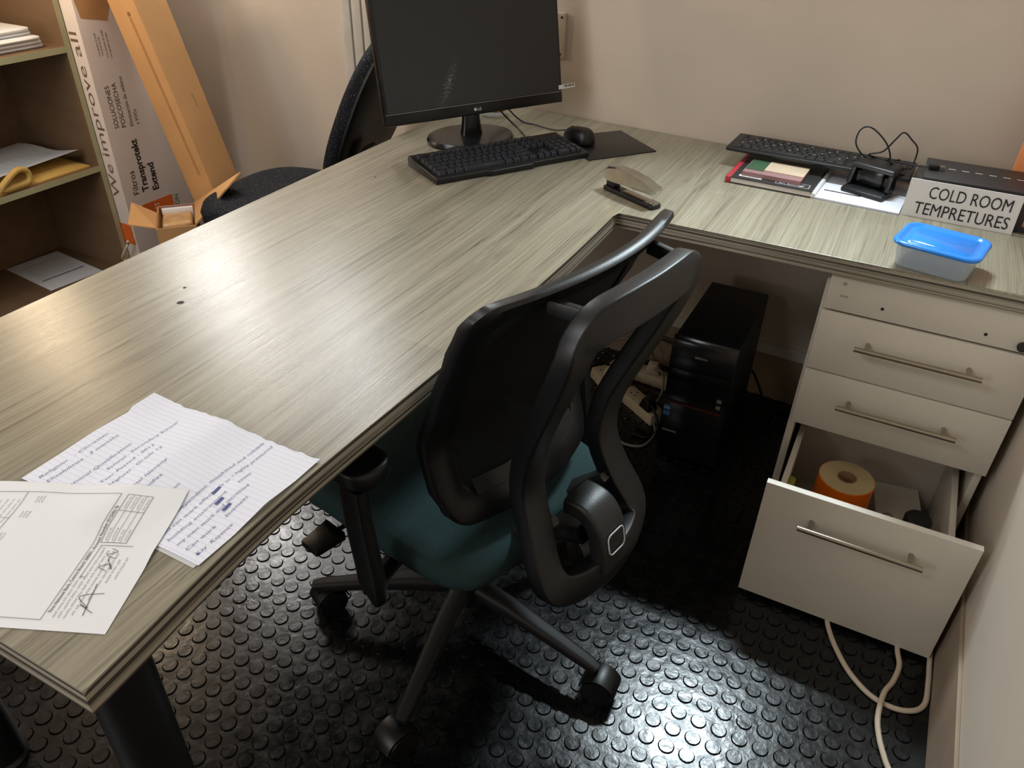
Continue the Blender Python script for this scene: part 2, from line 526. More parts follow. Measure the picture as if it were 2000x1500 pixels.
def finish(bm, name, mats, bevel=0.0, seg=2, smooth=35, sub=0):
    bmesh.ops.recalc_face_normals(bm, faces=bm.faces)
    if bevel > 0:
        es = [e for e in bm.edges if len(e.link_faces) == 2 and e.calc_face_angle(0) > math.radians(30)]
        bmesh.ops.bevel(bm, geom=es, offset=bevel, segments=seg, profile=0.5, affect='EDGES', clamp_overlap=True)
    me = bpy.data.meshes.new(name); bm.to_mesh(me); bm.free()
    for m in (mats if isinstance(mats, (list, tuple)) else [mats]): me.materials.append(M[m])
    if smooth:
        me.polygons.foreach_set('use_smooth', [True] * len(me.polygons))
        me.set_sharp_from_angle(angle=math.radians(smooth))
    return me


def part(name, bm, mats, parent, world=False, bevel=0.0, seg=2, smooth=35, label=None):
    me = finish(bm, name, mats, bevel, seg, smooth)
    o = bpy.data.objects.new(name, me); COL.objects.link(o); o.parent = parent
    WM[o.name] = WM[parent.name]
    if world: me.transform(WM[parent.name].inverted())
    if label: o['label'] = label
    return o


def tag(o, label, cat, group=None):
    o['label'] = label; o['category'] = cat
    if group: o['group'] = group
    return o


def thing(name, label, cat, loc=(0, 0, 0), rotz=0.0, group=None):
    o = bpy.data.objects.new(name, None); COL.objects.link(o)
    o.empty_display_size = 0.05
    o.location = loc; o.rotation_euler = (0, 0, rotz)
    WM[o.name] = Matrix.Translation(Vector(loc)) @ Matrix.Rotation(rotz, 4, 'Z')
    return tag(o, label, cat, group)


def single(name, bm, mats, label, cat, loc=None, rotz=0.0, group=None, world=True, bevel=0.0, seg=2, smooth=35):
    """one mesh thing; with world=True the mesh is in world space and gets its origin at loc"""
    me = finish(bm, name, mats, bevel, seg, smooth)
    if loc is None:
        n = len(me.vertices)
        loc = (sum(v.co.x for v in me.vertices) / n, sum(v.co.y for v in me.vertices) / n, min(v.co.z for v in me.vertices))
    o = bpy.data.objects.new(name, me); COL.objects.link(o)
    o.location = loc; o.rotation_euler = (0, 0, rotz)
    W = Matrix.Translation(Vector(loc)) @ Matrix.Rotation(rotz, 4, 'Z')
    WM[o.name] = W
    if world: me.transform(W.inverted())
    return tag(o, label, cat, group)


def struct(name, bm, mats, parent=None, smooth=0, bevel=0.0):
    me = finish(bm, name, mats, bevel, 2, smooth)
    o = bpy.data.objects.new(name, me); COL.objects.link(o)
    o['kind'] = 'structure'; WM[o.name] = Matrix.Identity(4)
    return o


nb = bmesh.new
FL = -0.015           # floor level
DT = 0.75             # desk top level


def wy(x): return 2.225 - 0.060 * (x + 0.5)    # back wall line


# ------------------------------------------------------------------ room
XR, XL, YF, ZC = 0.36, -2.93, -1.6, 2.6
bm = nb(); box(bm, XL, XR, YF, 2.5, FL - 0.1, FL)
px, py, sr = 0.0408, 0.0406, 0.0152
for i in range(-72, 9):
    for j in range(-3, 56):
        cx, cy = 0.0235 + px * i, 1.0645 - py * 22 + py * j
        if cx < XL + .02 or cx > XR - .02 or cy > 2.3: continue
        r0 = [bm.verts.new((cx + sr * math.cos(a * PI / 7), cy + sr * math.sin(a * PI / 7), FL)) for a in range(14)]
        r1 = [bm.verts.new((cx + (sr - .0012) * math.cos(a * PI / 7), cy + (sr - .0012) * math.sin(a * PI / 7), FL + .0030)) for a in range(14)]
        for a in range(14): bm.faces.new((r0[a], r0[(a + 1) % 14], r1[(a + 1) % 14], r1[a]))
        bm.faces.new(r1)
        ra = [bm.verts.new((cx + (sr + .0010) * math.cos(a * PI / 7), cy + (sr + .0010) * math.sin(a * PI / 7), FL + .0003)) for a in range(14)]
        rb = [bm.verts.new((cx + sr * .995 * math.cos(a * PI / 7), cy + sr * .995 * math.sin(a * PI / 7), FL + .0004)) for a in range(14)]
        for a in range(14): bm.faces.new((ra[a], ra[(a + 1) % 14], rb[(a + 1) % 14], rb[a])).material_index = 1
struct('floor', bm, ['rubber', 'groove_shade'], smooth=0)
bm = nb(); box(bm, XL - .1, XR + .1, YF - .1, 2.6, ZC, ZC + .1); struct('ceiling', bm, 'ceil')
bm = nb()
prism(bm, [(XL - .1, wy(XL - .1)), (XR + .1, wy(XR + .1)), (XR + .1, 2.6), (XL - .1, 2.6)], FL - .1, ZC); struct('wall_back', bm, 'wall')
bm = nb(); box(bm, XR, XR + .1, YF, wy(XR) + .01, FL - .1, ZC); struct('wall_right', bm, 'wall')
bm = nb(); box(bm, XL - .1, XL, YF, wy(XL) + .01, FL - .1, ZC); struct('wall_left', bm, 'wall')
bm = nb(); box(bm, XL - .1, XR + .1, YF - .1, YF, FL - .1, ZC); struct('wall_front', bm, 'wall')
bm = nb()
prism(bm, [(XL, wy(XL) - .008), (XR - .009, wy(XR) - .008), (XR - .009, wy(XR)), (XL, wy(XL))], FL, .142); struct('baseboard_back', bm, 'skirt')
bm = nb(); box(bm, XR - .008, XR, YF, wy(XR) - .012, FL, .160); struct('baseboard_right', bm, 'skirt', bevel=.002)
bm = nb()
prism(bm, [(-1.25, wy(-1.25) - .012), (XR - .012, wy(XR) - .012), (XR - .012, wy(XR)), (-1.25, wy(-1.25))], .142, .178); struct('trim_1', bm, 'trimwhite', bevel=.002)

# ribbed cable trunking running up the back wall
t = thing('cable_trunking', 'white ribbed cable trunking running up the back wall left of the monitor', 'trunking', (-1.768, wy(-1.768), 0.30))
bm = nb(); box(bm, -.066, .066, -.012, 0, 0, 2.2); part('back_channel', bm, 'trimwhite', t)
for k in range(3):
    bm = nb(); x = -.044 + .044 * k
    box(bm, x - .019, x + .019, -.026, -.0125, 0, 2.2); part('duct', bm, 'trimwhite', t, bevel=.005)

# socket plate on the wall behind the monitor
t = thing('wall_socket', 'white socket plate on the back wall, half hidden by the monitor', 'socket', (-1.032, wy(-1.02) - .001, 0.914))
bm = nb(); box(bm, -.07, .045, -.018, 0, 0, .124); part('plate', bm, 'socket', t, bevel=.004)
for z in (.012, .112):
    bm = nb(); lathe(bm, [(.0035, 0), (.0035, .0015)], 10, M4=axis_matrix((.036, -.018, z), (.036, -.03, z))); part('screw', bm, 'ink', t)

# ------------------------------------------------------------------ desk
DX0, DXI, DY0, DYI = -1.284, -.546, .207, 1.588
t = thing('corner_desk', 'L-shaped corner desk with a grey limed-wood laminate top', 'desk', (-1.0, 1.2, FL))
inner = [(-.5455, 1.588), (-.540, 1.35), (-.541, 1.12), (-.546, .93), (-.553, .76), (-.560, .60), (-.562, .47), (-.557, .36), (-.550, .27), (-.546, .207)]
ins = [(p.x, p.y) for p in spline([(a, b, 0) for a, b in inner], 5)]
out = [(XR - .003, DYI), ] + [(XR - .003, wy(XR) - .003), (-1.295, wy(-1.295) - .003), (-1.286, 1.5), (-1.272, .60), (-1.262, DY0)] + ins[::-1]
bm = nb()
prism(bm, out[:1] + out[1:], DT - .036, DT, 0, 1)
for x, y, r in ((-1.055, .799, .0052), (-1.092, .843, .0028), (-1.143, 1.494, .0025)):
    lathe(bm, [(r * 1.25, 0), (r, .0004)], 12, c=(x, y, DT), mi=2)
es = []
for e in bm.edges:
    a, b = e.verts
    if abs(a.co.z - DT) < 1e-5 and abs(b.co.z - DT) < 1e-5 and len(e.link_faces) == 2:
        if all(v.co.x > -.575 and v.co.y < 1.60 for v in (a, b)): es.append(e)
bmesh.ops.bevel(bm, geom=es, offset=.006, segments=3, profile=0.5, affect='EDGES', material=0)
top = part('worktop', bm, ['lam', 'edge', 'ink'], t, world=True, bevel=0, smooth=0)


def desk_leg(x, y):
    bm = nb(); lathe(bm, [(.036, FL + .018), (.036, DT - .037)], 32, c=(x, y, 0))
    l = part('leg', bm, 'blackmetal', t, world=True)
    bm = nb(); lathe(bm, [(.040, FL), (.040, FL + .008), (.030, FL + .0175)], 24, c=(x, y, 0)); part('foot', bm, 'blackpl', l, world=True)
    bm = nb(); lathe(bm, [(.055, DT - .0415), (.055, DT - .0362)], 24, c=(x, y, 0)); part('mounting_plate', bm, 'blackmetal', l, world=True)


for x, y in ((-.612, .272), (-1.19, .29), (-1.2, 2.15)): desk_leg(x, y)

# ------------------------------------------------------------------ drawer cabinet
CX0, CX1, CF = -.078, .336, 1.60
t = thing('drawer_cabinet', 'white drawer cabinet under the right end of the desk, its bottom drawer pulled open', 'cabinet', (.129, 1.85, FL))
bm = nb()
b0, b1 = FL + .012, DT - .0375
for x0, x1 in ((CX0, CX0 + .016), (CX1 - .016, CX1)): box(bm, x0, x1, CF + .017, 2.08, b0, b1)
box(bm, CX0 + .0161, CX1 - .0161, 2.06, 2.08, b0, b1)
box(bm, CX0 + .0161, CX1 - .0161, CF + .02, 2.0599, b1 - .016, b1)
box(bm, CX0 + .0161, CX1 - .0161, CF + .06, 2.0599, b0, b0 + .012)
part('carcass', bm, 'white_board', t, world=True, bevel=.0008)
for x in (CX0 + .03, CX1 - .03):
    for y in (1.66, 2.03):
        bm = nb(); lathe(bm, [(.014, FL), (.014, b0)], 14, c=(x, y, 0)); part('foot', bm, 'blackpl', t, world=True)


def handle(parent, x0, x1, z, y):
    bm = nb()
    cyl(bm, (x0, y - .034, z), (x1, y - .034, z), .0058, n=16)
    for x in (x0 + .024, x1 - .024):
        cyl(bm, (x, y, z), (x, y - .034, z), .0046, n=12)
    part('handle', bm, 'steel', parent, world=True, label='brushed steel bar handle')


def front(x0, x1, y, z0, z1):
    bm = nb(); box(bm, x0, x1, y, y + .016, z0, z1); return bm


bm = front(CX0 + .007, CX1 + .002, CF, .629, .7125)
tp = part('top_panel', bm, 'white_board', t, world=True, bevel=.0012, label='fixed top panel with screw holes and a small lock')
for x, z in ((.041, .655), (.233, .651)):
    bm = nb(); cyl(bm, (x, CF + .001, z), (x, CF - .0006, z), .0035, n=12); part('screw_hole', bm, 'ink', tp, world=True)
bm = nb(); cyl(bm, (.300, CF + .001, .643), (.300, CF - .006, .643), .010, n=20); part('lock', bm, 'greypl', tp, world=True)
for x, z, w, h in ((-.041, .692, .008, .007), (-.036, .664, .016, .005)):
    bm = nb(); box(bm, x - w / 2, x + w / 2, CF - .0003, CF, z - h / 2, z + h / 2)
    part('glue_mark', bm, 'glue', tp, world=True, bevel=.0001)
for z0, z1, hz in ((.4785, .6235, .568), (.327, .4755, .416)):
    d = part('drawer', front(CX0 + .006, CX1 + .003, CF, z0, z1), 'white_board', t, world=True, bevel=.0012)
    handle(d, .012, .254, hz, CF)
    bm = nb()
    box(bm, CX0 + .028, CX1 - .028, CF + .0162, 2.03, z0 + .02, z0 + .028)
    for x0, x1 in ((CX0 + .028, CX0 + .040), (CX1 - .040, CX1 - .028)): box(bm, x0, x1, CF + .0162, 2.03, z0 + .0281, z0 + .11)
    part('drawer_box', bm, 'white_board', d, world=True)
OF = 1.353
d = part('drawer', front(CX0 + .005, CX1 + .003, OF, .000, .3255), 'white_board', t, world=True, bevel=.0012, label='bottom drawer pulled open')
bm = nb(); box(bm, CX0 + .005, CX1 + .003, OF + .0004, OF + .0156, .3256, .3266); part('front_edge', bm, 'white_edge', d, world=True)
handle(d, .010, .252, .262, OF)
bm = nb()
DX_0, DX_1, DYB = CX0 + .028, CX1 - .032, OF + .43
box(bm, DX_0, DX_1, OF + .0162, DYB, .028, .034)
box(bm, DX_0, DX_0 + .013, OF + .0162, DYB, .0341, .268)
box(bm, DX_1 - .013, DX_1, OF + .0162, DYB, .0341, .268)
box(bm, DX_0 + .0131, DX_1 - .0131, DYB - .013, DYB, .0341, .268)
part('drawer_box', bm, 'white_board', d, world=True, bevel=.0008)
for x0, x1 in ((CX0 + .0165, CX0 + .0275), (CX1 - .0275, CX1 - .0165)):
    bm = nb(); box(bm, x0, x1, 1.64, 2.03, .06, .10); part('runner', bm, 'steel', t, world=True)

# things in the open drawer
t = thing('tape_roll', 'wide orange tape roll standing on end in the open drawer', 'tape roll', (.081, 1.568, .0345))
H = .205
bm = nb(); lathe(bm, [(.0195, 0), (.0615, 0), (.0615, H), (.0600, H), (.0600, H + .0005), ], 48, cap=False)
bm2 = bm
part('tape_wrap', bm2, 'orange', t)
bm = nb(); lathe(bm, [(.0600, H - .001), (.0600, H + .0012), (.0225, H + .0012), (.0225, H - .02)], 48, cap=False); part('roll_face', bm, 'kraft', t)
bm = nb(); lathe(bm, [(.0224, .001), (.0224, H + .002), (.0195, H + .002), (.0195, .001)], 40, cap=False); part('core', bm, 'carddark', t)
bm = nb(); box(bm, -.018, .010, 1.45, 1.478, .0345, .232); single('carton', bm, 'pinkbox', 'pale pink small carton left of the orange roll in the drawer', 'carton', bevel=.001)
bm = nb(); hexa(bm, [(-.0365, 1.47, .035), (-.0200, 1.47, .035), (-.0200, 1.53, .035), (-.0365, 1.53, .035), (-.036, 1.475, .232), (-.022, 1.48, .232), (-.022, 1.52, .232), (-.036, 1.525, .232)])
single('packet', bm, 'lime', 'lime green packet in the left end of the open drawer', 'packet', bevel=.002)
t = thing('round_tin', 'round red tin with a black cap at the right end of the open drawer', 'tin', (.237, 1.492, .0345))
bm = nb(); lathe(bm, [(.027, 0), (.0275, .004), (.0275, .185), (.026, .188)], 32); part('tin_body', bm, 'red', t)
bm = nb(); lathe(bm, [(.028, .1882), (.028, .212), (.025, .216), (.010, .216)], 32); part('cap', bm, 'blackpl', t)
bm = nb(); tube(bm, [(.155, 1.47, .05), (.150, 1.46, .15), (.158, 1.455, .225), (.176, 1.455, .238), (.192, 1.46, .22), (.198, 1.48, .14), (.195, 1.50, .05)], .0028)
single('cable', bm, 'blackpl', 'thin black cable looping up beside the tape roll in the drawer', 'cable')
bm = nb(); tube(bm, [(.165, 1.56, .05), (.168, 1.545, .16), (.18, 1.53, .205), (.196, 1.525, .19), (.204, 1.54, .05)], .0024)
single('cable', bm, 'cablegrey', 'thin grey cable curled behind the black one in the drawer', 'cable')
bm = nb()
for k in range(3): obox(bm, Matrix.Translation((.21, 1.685, .035 + .03 * k)) @ Matrix.Rotation(.08 * k, 4, 'Z'), -.05, .055, -.07, .07, 0, .028)
single('paper_bundle', bm, 'white_board', 'white bundle of papers at the back of the open drawer', 'papers')

# ------------------------------------------------------------------ monitor
MA = math.radians(60)
t = thing('computer_monitor', 'black flat computer monitor switched off, standing on the desk', 'monitor', (-1.080, 1.868, DT), MA)
# local: x along the screen to the right, -y towards the viewer, z up
bm = nb()
lathe(bm, [(.124, .0), (.126, .004), (.126, .010), (.122, .0155), (.060, .019), (.0, .0195)], 64, M4=Matrix.Translation((0, .018, 0)) @ Matrix.Diagonal((1, .80, 1, 1)), cap=False)
part('base', bm, 'blackpl_s', t)
bm = nb()
sweep(bm, [Vector((0, .012, .018)), Vector((0, .014, .06)), Vector((0, .022, .16)), Vector((0, .034, .24))], rrect(.052, .024, .011, 5), up=(0, 1, 0), scales=[1.25, 1.0, .95, .95])
part('neck', bm, 'blackpl_s', t)
TILT = math.radians(11)
TM = Matrix.Translation((0, -.0335, .083)) @ Matrix.Rotation(-TILT, 4, 'X')
SW, SH = .274, .335
def tm(bm):
    for v in bm.verts: v.co = TM @ v.co
    return bm
bm = nb(); box(bm, -SW, SW, 0, .022, 0, SH)
part('housing', tm(bm), 'blackpl_s', t, bevel=.003)
bm = nb(); box(bm, -.17, .17, .0222, .046, .05, .27); part('rear_shell', tm(bm), 'blackpl', t, bevel=.012, seg=3)
bm = nb(); box(bm, -SW + .0085, SW - .0085, -.0012, -.0002, .031, SH - .010)
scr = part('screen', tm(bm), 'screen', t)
bm = nb(); box(bm, -SW + .002, SW - .002, -.0022, -.0002, .0275, .0298); part('bezel_ridge', tm(bm), 'ridge', t, bevel=.0008)
bm = nb()
LM = TM @ frame_matrix(Vector((0, -.0006, .0135)), (1, 0, 0), (0, 0, 1))
ring = [(-.012 + .0042 * math.cos(a * PI / 12), .0 + .0042 * math.sin(a * PI / 12)) for a in range(24)]
vs = [bm.verts.new(LM @ Vector((p[0], p[1], 0))) for p in ring]; bm.faces.new(vs)
add_text(bm, 'LG', LM @ Matrix.Translation((-.005, -.0035, 0)), .0072, bold=.02)
part('maker_logo', bm, 'logo', t)
bm = nb()
SM = TM @ frame_matrix(Vector((SW - .012, -.0016, .034)), (1, 0, 0.03), (0, 0, 1))
obox(bm, SM, 0, .056, 0, .011, 0, .0004); st = part('sticker', bm, 'paper', t, label='white sticker strip poking out past the screen edge')
bm = nb()
for k in range(9):
    obox(bm, SM, .016 + .0042 * k, .016 + .0042 * k + (.001 + .0012 * (k % 3)), .004, .0095, .0005, .0008)
part('print', bm, 'ink', st)
# monitor cables
bm = nb(); tube(bm, [(-1.10, 1.965, .86), (-1.065, 2.02, .79), (-1.01, 2.01, .758), (-.97, 1.965, .7555), (-.955, 1.92, .7555), (-.95, 1.90, .7555)], .0024)
single('keyboard_cable', bm, 'blackpl', 'thin black cable dropping from behind the monitor to the keyboard', 'cable')
t2 = thing('glass_dish', 'small round brass-rimmed glass dish behind the monitor', 'dish', (-1.165, 2.135, DT))
bm = nb(); lathe(bm, [(.030, 0), (.036, .003), (.038, .016), (.035, .016), (.033, .006), (.0, .005)], 32, cap=False); part('bowl', bm, 'tub', t2)
bm = nb(); lathe(bm, [(.0385, .0165), (.0395, .019), (.0385, .0215), (.035, .0205), (.035, .0165)], 32, cap=False); part('rim', bm, 'brass', t2)

# ------------------------------------------------------------------ keyboards
_keymeshes = {}


def key_mesh(w, d, h, mname, taper=.0016):
    k = (round(w, 4), round(d, 4), mname)
    if k not in _keymeshes:
        bm = nb(); hexa(bm, [(-w / 2, -d / 2, 0), (w / 2, -d / 2, 0), (w / 2, d / 2, 0), (-w / 2, d / 2, 0),
                             (-w / 2 + taper, -d / 2 + taper, h), (w / 2 - taper, -d / 2 + taper, h), (w / 2 - taper, d / 2 - taper * .6, h), (-w / 2 + taper, d / 2 - taper * .6, h)])
        _keymeshes[k] = finish(bm, 'key', mname, .0006, 1)
    return _keymeshes[k]


def layout():
    """(x, row, width) in key units; full-size board 22.5 units wide, 6 rows"""
    K = []
    K += [(0, 5, 1)] + [(2 + i, 5, 1) for i in range(4)] + [(6.5 + i, 5, 1) for i in range(4)] + [(11 + i, 5, 1) for i in range(4)] + [(15.25 + i, 5, 1) for i in range(3)]
    K += [(i, 4, 1) for i in range(13)] + [(13, 4, 2)] + [(15.25 + i, 4, 1) for i in range(3)] + [(18.5 + i, 4, 1) for i in range(4)]
    K += [(0, 3, 1.5)] + [(1.5 + i, 3, 1) for i in range(12)] + [(13.5, 3, 1.5)] + [(15.25 + i, 3, 1) for i in range(3)] + [(18.5 + i, 3, 1) for i in range(4)]
    K += [(0, 2, 1.75)] + [(1.75 + i, 2, 1) for i in range(11)] + [(12.75, 2, 2.25)] + [(18.5 + i, 2, 1) for i in range(3)]
    K += [(0, 1, 2.25)] + [(2.25 + i, 1, 1) for i in range(10)] + [(12.25, 1, 2.75)] + [(16.25, 1, 1)] + [(18.5 + i, 1, 1) for i in range(4)]
    K += [(0, 0, 1.25), (1.25, 0, 1.25), (2.5, 0, 1.25), (3.75, 0, 6.25), (10, 0, 1.25), (11.25, 0, 1.25), (12.5, 0, 1.25), (13.75, 0, 1.25)] + [(15.25 + i, 0, 1) for i in range(3)] + [(18.5, 0, 2), (20.5, 0, 1), (21.5, 0, 1)]
    return K


def keyboard(name, label, loc, rz, L, D, z_front, z_back, keym, casem, u, row, h, tilt_y=0.0, lip=True, rx=0.0):
    t = thing(name, label, 'keyboard', loc, rz)
    t.rotation_euler = (rx, tilt_y, rz)
    bm = nb()
    x0, x1, y0, y1 = -L / 2, L / 2, -D / 2, D / 2
    pts = [(x0, y0), (x0 + L * .30, y0), (x0 + L * .33, y0 - .008), (x0 + L * .60, y0 - .008), (x0 + L * .62, y0), (x1, y0), (x1, y1), (x0, y1)] if lip else [(x0, y0), (x1, y0), (x1, y1), (x0, y1)]
    lo = [bm.verts.new((p[0], p[1], 0)) for p in pts]
    hi = [bm.verts.new((p[0], p[1], z_front + (z_back - z_front) * (p[1] - y0) / D)) for p in pts]
    n = len(pts)
    bm.faces.new(hi); bm.faces.new(lo[::-1])
    for i in range(n): bm.faces.new((lo[i], lo[(i + 1) % n], hi[(i + 1) % n], hi[i]))
    part('case', bm, casem, t, bevel=.003, seg=3)
    sl = (z_back - z_front) / D
    W = 22.5 * u
    ox = -W / 2; oy = -D / 2 + .012
    for kx, kr, kw in layout():
        x = ox + (kx + kw / 2) * u; y = oy + (kr + .5) * row + (.006 if kr == 5 else 0)
        o = bpy.data.objects.new('key', key_mesh(kw * u - .0030, row - .0034, h, keym))
        COL.objects.link(o); o.parent = t
        o.location = (x, y, z_front + sl * (y + D / 2) - .0002); o.rotation_euler = (math.atan(sl), 0, 0)
    return t


kb = keyboard('keyboard', 'full-size black keyboard in front of the monitor', (-.936, 1.757, DT), math.radians(59), .452, .163, .015, .026, 'key', 'blackpl', .0190, .0212, .009)
kb2 = keyboard('keyboard', 'slim black keyboard lying across books against the back wall', (-.199, 2.095, .788), math.radians(-2.6), .446, .128, .010, .014, 'keydark', 'blackpl', .0186, .0168, .0035, lip=False)
bm = nb()
for k in range(26):
    x = -.19 + .0152 * k; y = -.03 + .0168 * (k % 4)
    obox(bm, Matrix.Translation((x, y, .0165 + .004 * (y + .064) / .128)), -.0018, .0018, -.0018, .0018, 0, .0002)
part('key_legends', bm, 'logo', kb2)

# mouse, pad
bm = nb()
prism(bm, [(-.611, 2.051), (-.765, 2.181), (-.905, 2.010), (-.739, 1.882)], DT, DT + .003)
single('mouse_pad', bm, 'blackpl', 'thin black mouse pad between keyboard and wall', 'mouse pad', bevel=.0008)


def mouse_at(loc, rz):
    t = thing('computer_mouse', 'black computer mouse on the mouse pad', 'mouse', loc, rz)
    bm = nb(); n = 14; m = 20
    rings = []
    for i in range(n + 1):
        a = i / n * PI / 2
        ring = []
        for j in range(m):
            b = 2 * PI * j / m
            cx, cy = math.cos(b), math.sin(b)
            ex = abs(cx) ** .8 * (1 if cx > 0 else -1); ey = abs(cy) ** .8 * (1 if cy > 0 else -1)
            r = math.cos(a) ** .45
            ring.append(bm.verts.new((ex * .056 * r, ey * .031 * r * (1 - .08 * cx), .004 + .034 * math.sin(a) * (1 - .22 * ex * r))))
        rings.append(ring)
    for a, b in zip(rings[:-1], rings[1:]):
        for j in range(m): bm.faces.new((a[j], a[(j + 1) % m], b[(j + 1) % m], b[j]))
    bm.faces.new(rings[0][::-1])
    bmesh.ops.remove_doubles(bm, verts=bm.verts, dist=.0003)
    part('shell', bm, 'blackpl', t, smooth=60)
    bm = nb(); lathe(bm, [(.011, -.003), (.011, .003)], 20, M4=Matrix.Translation((.030, 0, .0235)) @ Matrix.Rotation(PI / 2, 4, 'X')); part('scroll_wheel', bm, 'greypl', t)
    bm = nb(); lathe(bm, [(.0045, 0), (.0045, .0006)], 16, c=(-.034, 0, .0385)); part('maker_logo', bm, 'logo', t)
    return t


mo = mouse_at((-.828, 2.018, DT + .0032), math.radians(150))
bm = nb(); tube(bm, [(-.881, 2.050, .768), (-.93, 2.075, .7550), (-1.00, 2.095, .7545), (-1.06, 2.11, .7560), (-1.11, 2.10, .80), (-1.13, 2.06, .86)], .0022)
part('cable', bm, 'blackpl', mo, world=True)

# ------------------------------------------------------------------ stapler
sa = math.atan2(1.648 - 1.722, -.473 + .622)
t = thing('stapler', 'chrome stapler with a black base on the desk', 'stapler', (-.548, 1.684, DT), sa)
bm = nb(); prism(bm, [(p[0], p[1]) for p in rrect(.168, .034, .008)], 0, .010); part('base', bm, 'blackpl', t, bevel=.002)
bm = nb(); hexa(bm, [(-.02, -.008, .011), (.070, -.008, .011), (.070, .008, .011), (-.02, .008, .011), (-.02, -.007, .014), (.060, -.007, .014), (.060, .007, .014), (-.02, .007, .014)])
part('anvil_spring', bm, 'chrome', t)
bm = nb(); box(bm, .055, .082, -.012, .012, .0105, .0135); part('anvil', bm, 'chrome', t, bevel=.001)
bm = nb()
hexa(bm, [(-.060, -.009, .024), (.070, -.009, .030), (.070, .009, .030), (-.060, .009, .024), (-.060, -.009, .030), (.070, -.009, .042), (.070, .009, .042), (-.060, .009, .030)])
part('magazine', bm, 'chrome', t, bevel=.001)
bm = nb()
prof = [(-.082, .028, .050), (-.074, .025, .057), (-.045, .026, .063), (0, .030, .064), (.04, .036, .060), (.064, .040, .054), (.080, .041, .051), (.0805, .041, .050)]
rings = []
for x, z0, z1 in prof:
    rings.append([bm.verts.new((x, a, z)) for a, z in ((-.0135, z0), (-.0135, z1 - .004), (-.010, z1), (.010, z1), (.0135, z1 - .004), (.0135, z0))])
for a, b in zip(rings[:-1], rings[1:]):
    for j in range(6): bm.faces.new((a[j], a[(j + 1) % 6], b[(j + 1) % 6], b[j]))
bm.faces.new(rings[0][::-1]); bm.faces.new(rings[-1])
part('top_arm', bm, 'chrome', t, smooth=25)
bm = nb(); box(bm, -.078, -.050, -.010, .010, .0102, .026); part('hinge_block', bm, 'blackpl', t, bevel=.001)

# ------------------------------------------------------------------ back-right of the desk
t = thing('hardcover_book', 'black hardcover book with red spine under the slim keyboard', 'book', (-.385, 1.912, DT), math.radians(-1.5))
bw, bd = .207, .270
bm = nb(); box(bm, .012, bw, 0, bd, .0135, .0158); box(bm, .012, bw, 0, bd, 0, .002); part('cover', bm, 'bookblack', t)
bm = nb(); box(bm, -.001, .0121, -.0005, bd, 0, .0160); part('spine', bm, 'red', t, bevel=.002)
bm = nb(); box(bm, .0122, bw - .003, .003, bd - .003, .00205, .01345); part('pages', bm, 'page', t)
bm = nb()
obox(bm, Matrix.Translation((.055, .017, .0159)), -.028, .028, 0, .014, 0, .0003); lb = part('label_strip', bm, 'paper', t)
bm = nb(); add_text(bm, '26 02020', frame_matrix(Vector((.033, .0205, .0163)), (1, 0, 0), (0, 1, 0)), .006, .040); part('print', bm, 'ink', lb)
bm = nb(); TMx = frame_matrix(Vector((.124, .020, .0161)), (1, 0, 0), (0, 1, 0)); add_text(bm, 'Croxley', TMx, .013, .062, shear=.3, bold=.01)
for q in ([(-.006, -.006), (.072, -.006)], [(-.006, .02), (.072, .02)], [(-.006, -.006), (-.006, .02)], [(.072, -.006), (.072, .02)]): stroke(bm, TMx, q, .0012)
part('lettering', bm, 'paper', t)
t = thing('receipt_book', 'thin pink receipt book with green and cream cover on the black book', 'book', (-.352, 1.948, DT + .0165), math.radians(-2))
bm = nb(); box(bm, 0, .142, -.012, .095, 0, .010); part('pad', bm, 'pink', t)
bm = nb(); box(bm, .002, .046, .012, .095, .0101, .0112); part('green_panel', bm, 'green', t)
bm = nb(); box(bm, .0461, .142, .018, .095, .0101, .0118); part('cream_panel', bm, 'cream', t)
t = thing('writing_pad', 'white lined pad lying beside the red-spined book', 'notepad', (-.176, 1.908, DT), math.radians(-3))
bm = nb(); box(bm, 0, .195, 0, .22, 0, .0045); part('sheets', bm, 'ruled', t, bevel=.001)
bm = nb(); tube(bm, [(.001, 0, .006), (.001, .11, .006), (.001, .22, .006)], .006, 3); part('rolled_edge', bm, 'paper', t)
bm = nb(); box(bm, .016, .10, .060, .066, .0046, .0049); part('print_band', bm, 'ink', t)
# black cradle
t = thing('plastic_cradle', 'black plastic cradle with an arched top standing on the white pad', 'cradle', (-.055, 2.02, DT + .005), math.radians(-20))
bm = nb(); hexa(bm, [(-.052, -.056, 0), (.052, -.056, 0), (.052, .0, 0), (-.052, .0, 0), (-.052, -.056, .010), (.052, -.056, .010), (.050, .0, .018), (-.050, .0, .018)]); part('base', bm, 'blackpl', t, bevel=.003)
for s in (-1, 1):
    bm = nb(); hexa(bm, [(s * .048 - .006, -.034, .0155), (s * .048 + .006, -.034, .0155), (s * .048 + .006, -.002, .0155), (s * .048 - .006, -.002, .0155), (s * .046 - .006, -.024, .0535), (s * .046 + .006, -.024, .0535), (s * .046 + .006, -.002, .0535), (s * .046 - .006, -.002, .0535)])
    part('side_cheek', bm, 'blackpl', t, bevel=.002)
bm = nb(); hexa(bm, [(-.056, -.030, .0540), (.056, -.030, .0540), (.050, .040, .0540), (-.050, .040, .0540), (-.050, -.024, .065), (.050, -.024, .065), (.040, .036, .068), (-.040, .036, .068)]); part('arched_top', bm, 'blackpl', t, bevel=.004, seg=3)
bm = nb(); box(bm, -.028, .028, -.022, -.004, .0182, .0535); part('inner_post', bm, 'pcgloss', t, bevel=.003)
